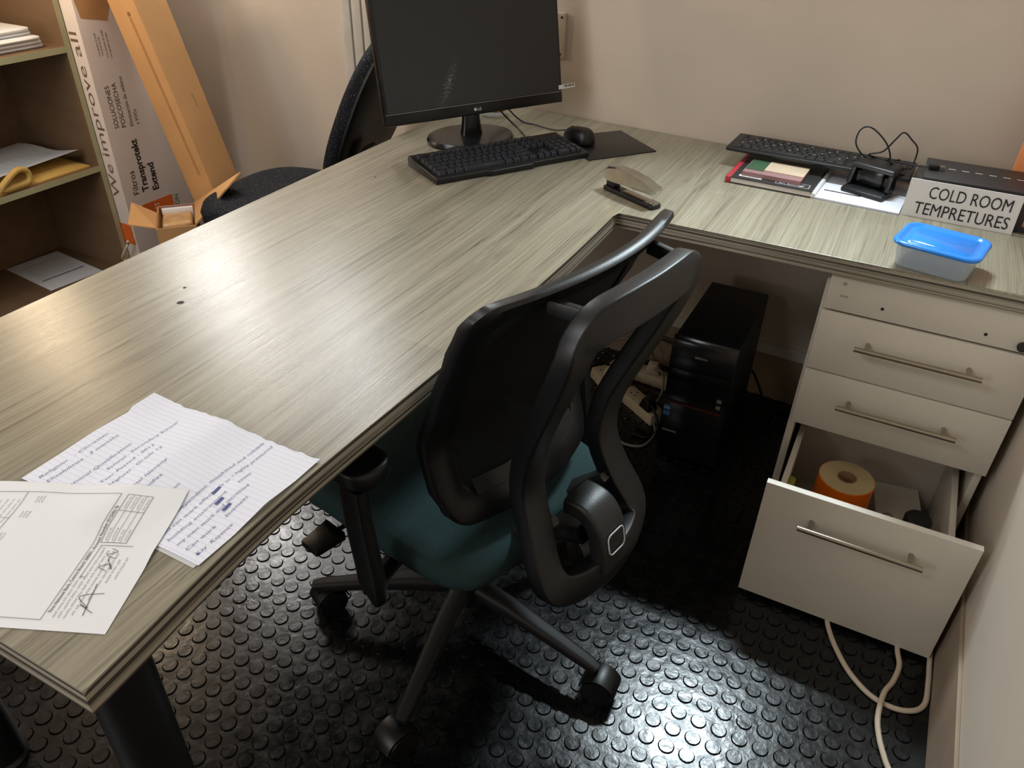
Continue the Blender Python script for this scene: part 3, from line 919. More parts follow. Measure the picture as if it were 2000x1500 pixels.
# keyboard cable with usb plug
t = thing('usb_cable', 'thin black cable looping above the slim keyboard to a USB plug', 'cable', (-.02, 2.1, .81))
bm = nb()
cp = [(-.015, 2.145, .803), (-.05, 2.08, .812), (-.09, 2.055, .822), (-.118, 2.05, .85), (-.119, 2.05, .880), (-.105, 2.05, .894), (-.083, 2.05, .888), (-.052, 2.05, .862), (-.036, 2.052, .832), (-.045, 2.06, .822), (-.085, 2.06, .828), (-.055, 2.055, .842), (-.036, 2.05, .874), (-.022, 2.05, .893), (.000, 2.05, .878), (.016, 2.05, .862), (.018, 2.05, .835), (.012, 2.04, .815), (-.03, 2.03, .824), (-.02, 2.02, .832), (.03, 2.005, .836), (.052, 1.993, .8415)]
tube(bm, cp, .0019, 6, 8); part('cord', bm, 'blackpl', t, world=True)
UM = frame_matrix(Vector((.050, 1.994, .8415)), (.95, .25, 0), (-.25, .95, 0))
bm = nb(); obox(bm, UM, 0, .022, -.008, .008, -.005, .005); pl = part('plug_body', bm, 'blackpl', t, world=True, bevel=.0015)
bm = nb(); obox(bm, UM, .0221, .034, -.006, .006, -.0023, .0023); part('metal_shell', bm, 'chrome', pl, world=True)
# box file and sign
t = thing('box_file', 'dark box file lying behind the COLD ROOM sign', 'file', (.19, 1.99, DT))
bm = nb(); box(bm, .030, .330, 1.925, 2.085, DT, .812); part('body', bm, 'bookblack', t, world=True, bevel=.002)
bm = nb(); box(bm, .046, .330, 1.930, 2.085, .8125, .826); part('page_block', bm, 'page', t, world=True)
bm = nb(); box(bm, .044, .332, 1.932, 2.09, .8262, .8345); lid = part('lid', bm, 'bookblack', t, world=True, bevel=.001)
bm = nb()
for k in range(7): box(bm, .092 + .028 * k, .107 + .028 * k, 2.02, 2.0225, .8346, .8349)
part('white_dashes', bm, 'paper', lid, world=True)
bm = nb(); box(bm, .262, .290, 1.9235, 1.9249, .765, .80); part('label_patch', bm, 'carddark', t, world=True)
t = thing('paper_sign', 'white card sign reading COLD ROOM TEMPRETURES propped on the box file', 'sign', (.136, 1.908, DT))
bm = nb(); slab(bm, [(.022, 1.908, DT), (.247, 1.904, DT), (.2465, 1.915, .832), (.022, 1.917, .8325)], -.004); part('card', bm, 'paper', t, world=True)
bm = nb()
SGN = frame_matrix(Vector((.022, 1.9072, DT)), (.225, -.004, 0), (0, .010, .0825))
add_text(bm, 'COLD ROOM', SGN @ Matrix.Translation((.126, .046, 0.0004)), .0265, .164, 'CENTER')
add_text(bm, 'TEMPRETURES', SGN @ Matrix.Translation((.118, .009, 0.0004)), .0265, .190, 'CENTER')
part('lettering', bm, 'ink', t, world=True)
bm = nb(); slab(bm, [(.240, 2.112, DT), (.350, 2.112, DT), (.350, 2.112, 1.0), (.226, 2.112, 1.0), (.224, 2.112, .815)], .018)
single('orange_folder', bm, 'folder', 'orange folder standing behind the box file at the right edge', 'folder', bevel=.002)

# blue tub
ta = math.atan2(1.573 - 1.592, .164 - .038)
t = thing('food_tub', 'clear plastic tub with a bright blue lid near the desk edge', 'tub', (.107, 1.643, DT), math.radians(-11))
def rr_loop(bm, w, h, r, z): return [bm.verts.new((p[0], p[1], z)) for p in rrect(w, h, r, 5)]
def loft(bm, loops, cap0=True, cap1=True):
    for a, b in zip(loops[:-1], loops[1:]):
        n = len(a)
        for j in range(n): bm.faces.new((a[j], a[(j + 1) % n], b[(j + 1) % n], b[j]))
    if cap0: bm.faces.new(loops[0][::-1])
    if cap1: bm.faces.new(loops[-1])
bm = nb()
loft(bm, [rr_loop(bm, .128, .100, .018, .001), rr_loop(bm, .134, .106, .020, .006), rr_loop(bm, .146, .118, .022, .048), rr_loop(bm, .144, .116, .021, .048), rr_loop(bm, .132, .104, .019, .007), rr_loop(bm, .126, .098, .018, .003)])
part('container', bm, 'tub', t)
bm = nb()
loft(bm, [rr_loop(bm, .150, .124, .024, .0475), rr_loop(bm, .159, .133, .027, .0485), rr_loop(bm, .161, .135, .028, .0505), rr_loop(bm, .160, .134, .027, .0535), rr_loop(bm, .154, .128, .025, .0560), rr_loop(bm, .143, .117, .022, .0560), rr_loop(bm, .138, .112, .021, .0520),
          rr_loop(bm, .116, .088, .010, .0520), rr_loop(bm, .113, .085, .009, .0545)])
lid = part('lid', bm, 'bluelid', t, smooth=60)
bm = nb(); prism(bm, rrect(.016, .011, .003), .0520, .0533)
for v in bm.verts: v.co += Vector((0, -.049, 0))
part('embossed_tab', bm, 'bluelid', lid, bevel=.0003)

# ------------------------------------------------------------------ desk papers
NX0, NX1, NY0, NY1 = -.868, -.568, .371, .578
t = thing('handwritten_sheet', 'creased ruled sheet covered in blue handwriting near the desk edge', 'paper', (-.72, .47, DT))
def nz(x, y):
    u = (x - NX0) / .30; v = (y - NY0) / .207
    z = .0030 + .0085 * max(0, 1 - abs(u - .46) / .2) + .0070 * max(0, 1 - abs(v - .52) / .26) * (.4 + .6 * u) + .0008 * math.sin(9 * u + 5 * v) - .004 * max(0, 1 - abs(u - .74) / .08)* (v < .6)
    z = max(z, .0016)
    if u < .12 and v > .8: z += .006 * (.12 - u) / .12
    return DT + z * .8
bm = nb(); NI, NJ = 30, 22
rg = random.Random(5)
def npt(i, j):
    x = NX0 + .30 * i / NI; y = NY0 + .207 * j / NJ
    return x, y
grid = []
for j in range(NJ + 1):
    row = []
    for i in range(NI + 1):
        x, y = npt(i, j)
        yy = y + (rg.uniform(-.002, .0012) if j == NJ else 0)
        row.append(bm.verts.new((x, yy, nz(x, y))))
    grid.append(row)
for j in range(NJ):
    for i in range(NI): bm.faces.new((grid[j][i], grid[j][i + 1], grid[j + 1][i + 1], grid[j + 1][i]))
part('sheet', bm, 'ruled', t, world=True, smooth=60)
# second leaf beneath
bm = nb(); slab(bm, [(NX0 + .02, NY0 - .002, DT + .0002), (NX1 - .004, NY0 - .004, DT + .0002), (NX1 - .002, NY1 - .01, DT + .0002), (NX0 + .02, NY1 - .01, DT + .0002)], .0003); part('under_leaf', bm, 'paper', t, world=True)
bm = nb(); bmh = bm
# lines of writing run along +Y (reading from the near edge to the far one), first line at the left
lines = ['Religion   : Christian', 'Disabilities : 2 months', '', 'National Qualification', '               School : Secondary School', '         Year Passed : 2012', '         Highest : Grade 12', '', 'Professional Identity', 'Business Studies', 'Sociology', 'Life Orientation', '', 'I am an independent, motivated and reliable', 'who can work effectively in a highly pressured', 'building enviroment      team', 'my own work and increased', 'Can work     business', 'Kay  Kayence']
k = 0
for li, txt in enumerate(lines):
    x = NX0 + .022 + li * .0148
    if not txt: continue
    lead = len(txt) - len(txt.lstrip())
    body = txt.strip()
    y0 = NY0 + .010 + lead * .0034
    w = min(NY1 - .008 - y0, len(body) * .0046)
    if li < 1: pass
    tmp = nb()
    add_text(tmp, body, frame_matrix(Vector((x, y0, 0)), (0, 1, 0), (-1, 0, 0)), .0050, w, shear=.25, bold=-.012)
    for v in tmp.verts: v.co.z = nz(min(max(v.co.x, NX0), NX1), min(max(v.co.y, NY0), NY1)) + .0007
    me = bpy.data.meshes.new('tmp'); tmp.to_mesh(me); tmp.free(); bm.from_mesh(me); bpy.data.meshes.remove(me)
for (x, y) in ((-.640, .468), (-.622, .455), (-.607, .452)):
    for q in range(3): stroke(bm, Matrix.Translation((0, 0, nz(x, y) + .0009)), [(x + .0015 * q, y - .006), (x + .0015 * q - .001, y + .008)], .0014)
part('lettering', bm, 'inkblue', t, world=True)

fa = math.atan2(.452 - .261, -.667 + .582)
XD = Vector((-.667 + .582, .452 - .261, 0)).normalized()          # along the short side (towards its top right corner)
YD = Vector((XD.y * -1, XD.x, 0))                                 # along the long side, towards the left
FM = frame_matrix(Vector((-.582, .261, DT + .0022)), XD, YD)
t = thing('printed_form', 'white printed form with signatures overlapping the handwritten sheet', 'paper', (-.76, .32, DT + .001))
bm = nb()
def fz(x, y):
    d = min(x - NX0, NX1 - x, y - NY0, NY1 - y)
    k = min(1, max(0, (d + .035) / .033)); k = k * k * (3 - 2 * k)
    cx, cy = min(max(x, NX0), NX1), min(max(y, NY0), NY1)
    return DT + .0008 + k * (nz(cx, cy) - DT + .0012)
g = []
for j in range(41):
    row = []
    for i in range(29):
        p = FM @ Vector((.209 * i / 28, .297 * j / 40, 0)); p.z = fz(p.x, p.y); row.append(bm.verts.new(p))
    g.append(row)
for j in range(40):
    for i in range(28): bm.faces.new((g[j][i], g[j][i + 1], g[j + 1][i + 1], g[j + 1][i]))
sheet = part('sheet', bm, 'paper', t, world=True, smooth=60)
bm = nb(); rg = random.Random(3)
FT = FM @ Matrix.Translation((0, 0, .0030))
FTr = FT
def fline(a, b, w=.0006): stroke(bm, FTr, [a, b], w)
# frame round the form, printed lines run along the short side
fline((.012, .074), (.192, .074)); fline((.012, .074), (.012, .295)); fline((.192, .074), (.192, .295))
fline((.120, .066), (.192, .066)); fline((.120, .036), (.192, .036)); fline((.120, .066), (.120, .036)); fline((.192, .066), (.192, .036)); fline((.166, .066), (.166, .036))
for q in (.0435, .051, .0585): fline((.120, q), (.192, q), .0004)
fline((.070, .063), (.116, .063)); fline((.116, .063), (.116, .026)); fline((.070, .063), (.070, .058))
TXM = FT @ Matrix.Translation((.022, .068, 0))
add_text(bm, 'First National Bank, Centre Branch 200001, Account Number 62123456 78', TXM, .0036, .150, bold=.015)
for y, x0, ln in ((.0620, .016, .056), (.0565, .016, .096), (.0505, .016, .094), (.0440, .020, .088), (.0375, .040, .066), (.031, .064, .034), (.024, .070, .030)):
    scribble(bm, FT, x0, y, ln, .0026, .0006, rg)
for q in range(4):
    scribble(bm, FT, .170, .0605 - .0075 * q, .018, .0026, .0005, rg); scribble(bm, FT, .123, .0605 - .0075 * q, .016, .0026, .0005, rg)
for x, y in ((.176, .166), (.152, .172), (.116, .180), (.086, .186), (.032, .190)):
    for q in range(3): scribble(bm, FT, x, y + .004 * q, .010, .0022, .0005, rg)
for y in (.196, .203, .210, .217, .224, .231): scribble(bm, FT, .03, y, .15, .0026, .0005, rg)
fline((.012, .192), (.192, .192)); fline((.012, .236), (.192, .236))
for x in (.07, .11, .15): fline((x, .192), (x, .236), .0004)
for pts in ([(.024, .026), (.034, .044), (.030, .034), (.044, .050), (.050, .026)], [(.020, .034), (.062, .040)], [(.080, .040), (.085, .050), (.090, .040), (.083, .036), (.098, .046)], [(.098, .038), (.103, .050), (.108, .040), (.112, .048)]):
    stroke(bm, FT, [(p.x, p.y) for p in spline([(a, b, 0) for a, b in pts], 5)], .0008)
bmesh.ops.subdivide_edges(bm, edges=[e for e in bm.edges if e.calc_length() > .012], cuts=14)
for v in bm.verts: v.co.z = fz(v.co.x, v.co.y) + .0007
part('print', bm, 'inkgrey', t, world=True)

# ------------------------------------------------------------------ office chair
FWV = Vector((-.978, .21, 0)).normalized()
CRZ = math.atan2(FWV.y, FWV.x)
t = thing('office_chair', 'black mesh-back office chair with a teal seat, turned towards the desk', 'chair', (-.60, .994, 0), CRZ)
# local: x forward, y to the sitter's left (towards the viewer), z up (0 = 15 mm above floor)
BZ = [.48, .51, .56, .64, .75, .85, .955]
BU = [-.150, -.135, -.115, -.100, -.145, -.190, -.249]
BW = [.190, .194, .200, .203, .214, .226, .238]
def interp(z, xs, ys):
    if z <= xs[0]: return ys[0]
    for a, b, c, d in zip(xs[:-1], xs[1:], ys[:-1], ys[1:]):
        if z <= b:
            s = (z - a) / (b - a); s = s * s * (3 - 2 * s) * .4 + s * .6
            return c + (d - c) * s
    return ys[-1]
def bsurf(v, z, off=0.0):
    hw = interp(z, BZ, BW); s = max(-1.15, min(1.15, v / hw))
    return Vector((interp(z, BZ, BU) - .046 * (1 - s * s) + off, v, z))
def contour(inset, nside=14):
    """closed loop of (v,z), rounded corners"""
    z0, z1 = .485 + inset, .953 - inset * .75
    pts = []
    def hw(z): return interp(z, BZ, BW) - inset
    r = .035 if inset < .02 else .028
    # bottom from -v to +v
    w0 = hw(z0); w1 = hw(z1)
    def corner(cv, cz, a0):
        for i in range(7):
            a = a0 + PI / 2 * i / 6
            pts.append((cv + r * math.cos(a), cz + r * math.sin(a)))
    corner(-w0 + r, z0 + r, PI)
    for i in range(1, 14): pts.append((-w0 + r + (2 * w0 - 2 * r) * i / 14, z0))
    corner(w0 - r, z0 + r, 1.5 * PI)
    for i in range(1, nside):
        z = z0 + r + (z1 - z0 - 2 * r) * i / nside; pts.append((hw(z), z))
    corner(w1 - r, z1 - r, 0)
    for i in range(1, 14): pts.append((w1 - r - (2 * w1 - 2 * r) * i / 14, z1 + .006 * math.sin(PI * i / 14)))
    corner(-w1 + r, z1 - r, PI / 2)
    for i in range(1, nside):
        z = z1 - r - (z1 - z0 - 2 * r) * i / nside; pts.append((-hw(z), z))
    return pts
oc, ic = contour(0), contour(.048)
bm = nb()
th = .017
n = len(oc)
ofs = [(oc, -th * .15), (oc, th), (ic, th * .8), (ic, 0)]
# four loops: outer rear, outer front, inner front, inner rear
def mid(a, b, s): return [(p[0] + (q[0] - p[0]) * s, p[1] + (q[1] - p[1]) * s) for p, q in zip(a, b)]
loops = []
for c, o in ((oc, -.002), (oc, th - .004), (mid(oc, ic, .12), th), (mid(oc, ic, .9), th * .8), (ic, th * .6), (ic, .001), (mid(oc, ic, .85), -.004), (mid(oc, ic, .14), -.008)):
    loops.append([bm.verts.new(bsurf(p[0], p[1], o)) for p in c])
for a, b in zip(loops, loops[1:] + loops[:1]):
    for j in range(n): bm.faces.new((a[j], a[(j + 1) % n], b[(j + 1) % n], b[j]))
part('backrest_frame', bm, 'blackpl', t, smooth=50)
bm = nb()
icm = contour(.046); n = len(icm)
cv, cz = 0, .72
prev = None
for s in (1, .86, .72, .58, .44, .3, .16):
    loop = [bm.verts.new(bsurf(cv + (p[0] - cv) * s, cz + (p[1] - cz) * s, .006)) for p in icm]
    if prev:
        for j in range(n): bm.faces.new((prev[j], prev[(j + 1) % n], loop[(j + 1) % n], loop[j]))
    prev = loop
bm.faces.new(prev)
part('backrest_mesh', bm, 'mesh', t, smooth=60, label='stretched dark mesh panel')
# grey strip along the bottom of the mesh
bm = nb()
q = [(v, z) for v, z in ((-.135, .532), (-.07, .532), (0, .532), (.07, .532), (.135, .532))]
lo = [bm.verts.new(bsurf(v, z, -.006)) for v, z in q]; hi = [bm.verts.new(bsurf(v, z + .026, -.002)) for v, z in q]
for i in range(4): bm.faces.new((lo[i], lo[i + 1], hi[i + 1], hi[i]))
part('lumbar_strip', bm, 'greypl', t, label='dark grey strip across the lower back')
# rear frame loop
half = [(0, -.352, .924), (.06, -.349, .923), (.105, -.341, .917), (.131, -.333, .898), (.137, -.325, .868), (.132, -.300, .80), (.120, -.265, .715), (.109, -.240, .64), (.105, -.236, .57), (.112, -.262, .50), (.126, -.294, .44), (.118, -.312, .408), (.085, -.325, .395), (.045, -.332, .390), (0, -.335, .388)]
loop = [Vector((u, v, z)) for v, u, z in half] + [Vector((u, -v, z)) for v, u, z in half[-2:0:-1]]
loop = spline(loop, 4, closed=True)
bm = nb()
cen = Vector((-.27, 0, .67))
sec = rrect(.058, .032, .005, 3)
sweep(bm, loop, sec, up=lambda i: Vector((-1, 0, .12)), closed=True)
part('rear_frame', bm, 'blackpl', t, smooth=45, label='looped rear support frame')
for s in (-1, 1):
    bm = nb(); p0 = bsurf(s * .125, .925, -.006); p1 = Vector((-.330, s * .115, .924))
    sweep(bm, [p0, p1], rrect(.013, .022, .003, 2), up=(0, 0, 1)); part('connector', bm, 'greypl', t)
# lumbar mechanism and its neck
bm = nb()
sweep(bm, spline([(-.262, 0, .500), (-.298, 0, .500), (-.322, 0, .478), (-.334, 0, .44), (-.340, 0, .395)], 5), rrect(.074, .032, .008, 4), up=lambda i: Vector((-1, 0, 0.5)))
hb = part('tilt_housing', bm, 'greypl', t, smooth=45, label='dark grey tilt mechanism housing')
bm = nb()
EM = frame_matrix(Vector((-.3505, 0.0, .452)), (0, -1, 0), (.22, 0, .976))
lp = [EM @ Vector((p[0], p[1], 0)) for p in rrect(.046, .040, .010, 5)]
sweep(bm, lp, circ(.0012, 6), closed=True)
part('emblem_ring', bm, 'logo', hb)
bm = nb()
for k in range(5):
    stroke(bm, EM, [(-.016 + .008 * k, -.018), (-.008 + .008 * k * .8, 0), (-.016 + .008 * k, .018)], .0010)
part('emblem_pattern', bm, 'greypl', hb)
bm = nb()
sweep(bm, spline([(-.30, 0, .455), (-.25, 0, .43), (-.20, 0, .385), (-.14, 0, .355), (-.05, 0, .350)], 5), rrect(.085, .034, .010, 3), up=(0, 0, 1)); part('spine_bracket', bm, 'blackpl', t, smooth=45)
for s in (-1, 1):
    bm = nb(); sweep(bm, spline([(-.27, s * .085, .50), (-.22, s * .08, .45), (-.17, s * .06, .40), (-.12, s * .04, .37)], 4), rrect(.040, .016, .005, 3), up=(0, 0, 1)); part('support_arm', bm, 'greypl', t)
# seat
bm = nb()
def seat_loop(k, z, drop=0.0):
    out = []
    m = 48
    for i in range(m):
        a = 2 * PI * i / m
        c, s = math.cos(a), math.sin(a)
        e = .32
        x = (abs(c) ** e) * (1 if c > 0 else -1); y = (abs(s) ** e) * (1 if s > 0 else -1)
        hx, hy = .235, .233 - .012 * (x < 0) * abs(x)
        front = max(0, x - .55) * .06
        out.append(bm.verts.new((.012 + x * hx * k, .012 + y * hy * k, z - front * k * 1.2)))
    return out
loops = [seat_loop(.90, .378), seat_loop(.985, .390), seat_loop(1.0, .408), seat_loop(.985, .425), seat_loop(.94, .437), seat_loop(.80, .442), seat_loop(.5, .436), seat_loop(.2, .433)]
loft(bm, loops)
part('seat', bm, 'teal', t, smooth=60, label='teal fabric seat cushion')
bm = nb(); box(bm, -.17, .19, -.17, .18, .362, .3775); part('seat_pan', bm, 'blackpl', t, bevel=.006)
bm = nb(); box(bm, -.13, .13, -.075, .075, .305, .3615); part('mechanism', bm, 'blackpl', t, bevel=.01)
# arm rests
for s in (1, -1):
    r = thing  # noqa
    bm = nb()
    y = .300 * s
    path = spline([(-.045, y, .598), (-.050, y, .52), (-.062, y, .43), (-.066, y, .385), (-.058, y * .96, .356), (-.03, y * .80, .345), (0, y * .5, .345), (.01, y * .25, .345)], 5)
    sweep(bm, path, rrect(.052, .026, .009, 3), up=lambda i: Vector((0, s, .35)))
    ar = part('armrest', bm, 'blackpl', t, smooth=45)
    bm = nb(); prism(bm, [(.045 + p[0], s * .275 + p[1]) for p in rrect(.25, .085, .035, 6)], .5985, .634)
    part('arm_pad', bm, 'blackpl', ar, bevel=.009, seg=3)
# lever
bm = nb(); cyl(bm, (.11, .06, .335), (.125, .235, .335), .005, n=10)
hexa(bm, [(.10, .225, .325), (.155, .225, .325), (.150, .29, .325), (.105, .29, .325), (.10, .225, .345), (.155, .225, .345), (.150, .29, .340), (.105, .29, .340)])
part('height_lever', bm, 'blackpl', t, bevel=.002)
bm = nb(); lathe(bm, [(.027, .10), (.027, .20), (.0145, .2005), (.0145, .306)], 24); part('gas_column', bm, 'blackmetal', t)
bm = nb(); lathe(bm, [(.044, .055), (.048, .070), (.046, .112), (.034, .122)], 28); part('base_hub', bm, 'blackpl', t)
for k in range(5):
    aw = math.radians(-9.0 - 72 * k)
    al = aw - CRZ
    ca, sn = math.cos(al), math.sin(al)
    bm = nb()
    pa = [Vector((.036 * ca, .036 * sn, .092)), Vector((.12 * ca, .12 * sn, .092)), Vector((.24 * ca, .24 * sn, .080)), Vector((.318 * ca, .318 * sn, .070)), Vector((.338 * ca, .338 * sn, .066))]
    sweep(bm, pa, rrect(.040, .034, .012, 4), up=(0, 0, 1), scales=[1.15, 1.05, .85, .72, .55])
    bl = part('base_arm', bm, 'matte', t, smooth=50)
    # caster
    cx, cy = .326 * ca, .326 * sn
    ra = al + (PI + .2, PI - .5, .6, .3, 1.5)[k]
    dx, dy = math.cos(ra), math.sin(ra)
    WR = .0330
    bm = nb(); cyl(bm, (cx, cy, .046), (cx, cy, .064), .009, n=12)
    wx, wyy = cx - .020 * dx, cy - .020 * dy
    cw = part('caster', bm, 'blackmetal', bl)
    ax = Vector((-dy, dx, 0))
    for s in (-1, 1):
        c = Vector((wx, wyy, FL + WR + .0002)) + ax * s * .018
        bm = nb(); lathe(bm, [(.024, -.012), (.032, -.010), (WR, 0), (.032, .010), (.020, .012)], 28, M4=axis_matrix(c, c + ax * s)); part('wheel', bm, 'blackpl', bl)
    bm = nb()
    hood = [Vector((wx, wyy, FL + WR)) + Vector((dx * math.cos(b), dy * math.cos(b), math.sin(b))) * .0365 for b in [math.radians(10 + 16 * q) for q in range(11)]]
    sweep(bm, hood, rrect(.052, .004, .0015, 2), up=lambda i: hood[i] - Vector((wx, wyy, FL + WR))); part('caster_hood', bm, 'blackpl', bl)

# ------------------------------------------------------------------ computer tower and power strips
t = thing('computer_tower', 'black desktop computer tower on the floor under the desk', 'computer', (-.325, 1.92, FL))
bm = nb(); box(bm, -.408, -.242, 1.762, 2.105, FL + .012, .385); part('case', bm, 'pc', t, world=True, bevel=.003)
for x in (-.39, -.26):
    for y in (1.79, 2.07):
        bm = nb(); lathe(bm, [(.012, FL), (.012, FL + .012)], 12, c=(x, y, 0)); part('foot', bm, 'blackpl', t, world=True)
bm = nb(); 
pr_ = [(1.7615, FL + .014), (1.7615, .385), (1.752, .388), (1.742, .372), (1.738, .30), (1.744, .21), (1.744, .195), (1.738, .18), (1.740, .05), (1.748, FL + .014)]
lo = [bm.verts.new((-.410, y, z)) for y, z in pr_]; hi = [bm.verts.new((-.240, y, z)) for y, z in pr_]
k = len(pr_)
bm.faces.new(lo); bm.faces.new(hi[::-1])
for i in range(k): bm.faces.new((lo[i], lo[(i + 1) % k], hi[(i + 1) % k], hi[i]))
bz = part('front_bezel', bm, 'pcgloss', t, world=True, bevel=.002)
bm = nb(); box(bm, -.402, -.248, 1.7355, 1.7376, .262, .296); od = part('optical_drive', bm, 'pcgloss', bz, world=True, bevel=.001)
bm = nb(); box(bm, -.402, -.248, 1.7375, 1.7386, .183, .190); part('red_strip', bm, 'redline', bz, world=True)
bm = nb(); box(bm, -.345, -.312, 1.7372, 1.7392, .336, .344); part('power_button', bm, 'steel', bz, world=True, bevel=.001)
bm = nb()
for z in (.166, .147): box(bm, -.404, -.386, 1.7364, 1.7380, z - .008, z + .007)
part('blue_sticker', bm, 'bluesticker', bz, world=True)
bm = nb(); LMx = frame_matrix(Vector((-.403, 1.7362, .162)), (1, 0, 0), (0, 0, 1)); add_text(bm, 'intel', LMx, .006, .015); part('print', bm, 'paper', bz, world=True)
bm = nb()
for z in (.226, .206): box(bm, -.268, -.256, 1.7385, 1.7420, z - .004, z + .005)
part('port', bm, 'cablegrey', bz, world=True)
bm = nb(); box(bm, -.40, -.36, 1.7365, 1.7385, .088, .092); part('badge', bm, 'cablegrey', bz, world=True)
bm = nb(); tube(bm, [(-.30, 2.1051, .10), (-.25, 2.15, .10), (-.20, 2.14, .03), (-.165, 2.10, .0), (-.13, 2.13, -.005), (-.1, 2.17, -.006)], .004); part('power_lead', bm, 'blackpl', t, world=True)


def strip(label, loc, rz, L, n_sock, group=None):
    t = thing('power_strip', label, 'power strip', loc, rz, group)
    bm = nb(); hexa(bm, [(-L / 2, -.030, 0), (L / 2, -.030, 0), (L / 2, .030, 0), (-L / 2, .030, 0), (-L / 2 + .003, -.026, .036), (L / 2 - .003, -.026, .036), (L / 2 - .003, .026, .036), (-L / 2 + .003, .026, .036)])
    part('body', bm, 'socket', t, bevel=.003)
    for k in range(n_sock):
        x = -L / 2 + L * (k + .5) / n_sock
        bm = nb()
        for dx, dy in ((0, .012), (-.010, -.006), (.010, -.006)): obox(bm, Matrix.Translation((x + dx, dy, .0361)), -.0035, .0035, -.0022, .0022, 0, .0004)
        part('socket_hole', bm, 'ink', t)
    return t


strip('white two-way power strip nearest the computer tower on the floor', (-.520, 1.935, FL), math.radians(-33), .165, 2)
strip('white rounded power strip seen through the chair frame, farthest left', (-.660, 2.005, FL), math.radians(-42), .15, 2)
strip('white power strip by the wall with a plug in it, behind the tower', (-.540, 2.105, FL), math.radians(-6), .20, 3)


def plug(loc, rz, label, m, path):
    t = thing('power_plug', label, 'plug', loc, rz)
    bm = nb(); hexa(bm, [(-.024, -.020, 0), (.024, -.020, 0), (.024, .020, 0), (-.024, .020, 0), (-.014, -.013, .034), (.014, -.013, .034), (.016, .014, .034), (-.016, .014, .034)])
    part('plug_body', bm, m, t, bevel=.004, seg=2)
    bm = nb(); tube(bm, path, .0038); part('lead', bm, 'cablegrey' if m == 'socket' else 'blackpl', t, world=True)


plug((-.545, 2.105, FL + .0369), math.radians(10), 'white plug in the power strip by the wall, left of the tower', 'socket', [(-.535, 2.09, .045), (-.50, 2.06, .055), (-.48, 2.0, .02), (-.50, 1.95, -.008), (-.56, 1.98, -.01), (-.60, 2.05, -.01)])
plug((-.655, 2.012, FL + .0369), math.radians(-42), 'grey-white plug in the rounded power strip, seen through the chair frame', 'socket', [(-.65, 2.0, .045), (-.635, 1.965, .05), (-.625, 1.93, .02), (-.63, 1.88, -.010), (-.655, 1.84, -.011)])
plug((-.492, 1.905, FL + .0369), math.radians(-33), 'black plug in the end of the power strip beside the tower', 'blackpl', [(-.48, 1.89, .045), (-.45, 1.86, .03), (-.44, 1.84, -.008), (-.46, 1.80, -.009), (-.50, 1.80, -.009)])
bm = nb(); tube(bm, [(-.46, 1.88, -.0105), (-.44, 1.83, -.0105), (-.455, 1.76, -.0105), (-.51, 1.745, -.0105), (-.57, 1.79, -.0105), (-.60, 1.85, -.0105)], .004)
single('cable', bm, 'cablegrey', 'grey cable curving in a loop on the floor left of the tower front', 'cable')
bm = nb(); tube(bm, [(-.70, wy(-.7) - .02, .10), (-.62, wy(-.62) - .02, .105), (-.55, wy(-.55) - .018, .085), (-.45, wy(-.45) - .018, .08), (-.34, wy(-.34) - .018, .085)], .003)
single('cable', bm, 'blackpl', 'thin black cable sagging along the brown skirting, lower of two', 'cable')
bm = nb(); tube(bm, [(-.70, wy(-.7) - .02, .118), (-.62, wy(-.62) - .02, .112), (-.55, wy(-.55) - .018, .097), (-.45, wy(-.45) - .018, .094), (-.34, wy(-.34) - .018, .10)], .0025)
single('cable', bm, 'redline', 'thin dark red cable along the brown skirting, upper of two', 'cable')
bm = nb(); tube(bm, [(-.70, 2.13, -.01), (-.67, 2.12, .03), (-.64, 2.10, .055), (-.61, 2.10, .04), (-.58, 2.12, -.005), (-.62, 2.15, -.01)], .0036)
single('cable', bm, 'cablewhite', 'white cable bundled in a hump beside the rounded power strip', 'cable')
bm = nb(); tube(bm, [(-.70, 2.17, .06), (-.665, 2.16, .085), (-.62, 2.15, .08), (-.575, 2.16, .065), (-.56, 2.17, .0)], .0034)
single('cable', bm, 'cablegrey', 'pale grey cable arching above the power strips near the wall', 'cable')
# beige cables coming out under the drawer
bm = nb(); tube(bm, [(.127, 1.372, -.004), (.133, 1.345, -.006), (.156, 1.298, -.009), (.193, 1.244, -.009), (.239, 1.207, -.009), (.284, 1.198, -.009), (.322, 1.211, -.009), (.3415, 1.24, -.009), (.3445, 1.293, -.009), (.3435, 1.345, -.008), (.3425, 1.40, -.006), (.343, 1.50, -.006)], .0055)
single('cable', bm, 'cablewhite', 'beige cable in a wide curve on the floor under the open drawer', 'cable')
bm = nb(); tube(bm, [(.272, 1.40, -.003), (.278, 1.345, -.003), (.285, 1.306, -.003), (.277, 1.259, -.003), (.262, 1.215, .0015), (.258, 1.156, -.003), (.266, 1.112, -.006), (.280, 1.072, -.006), (.300, 1.02, -.006), (.31, .9, -.006)], .0055)
single('cable', bm, 'cablewhite', 'beige cable crossing over the other one towards the camera', 'cable')

# ------------------------------------------------------------------ visitor chair behind the desk
t = thing('visitor_chair', 'dark speckled fabric chair between the desk and the boxes', 'chair', (-1.80, 1.87, FL), math.radians(186))
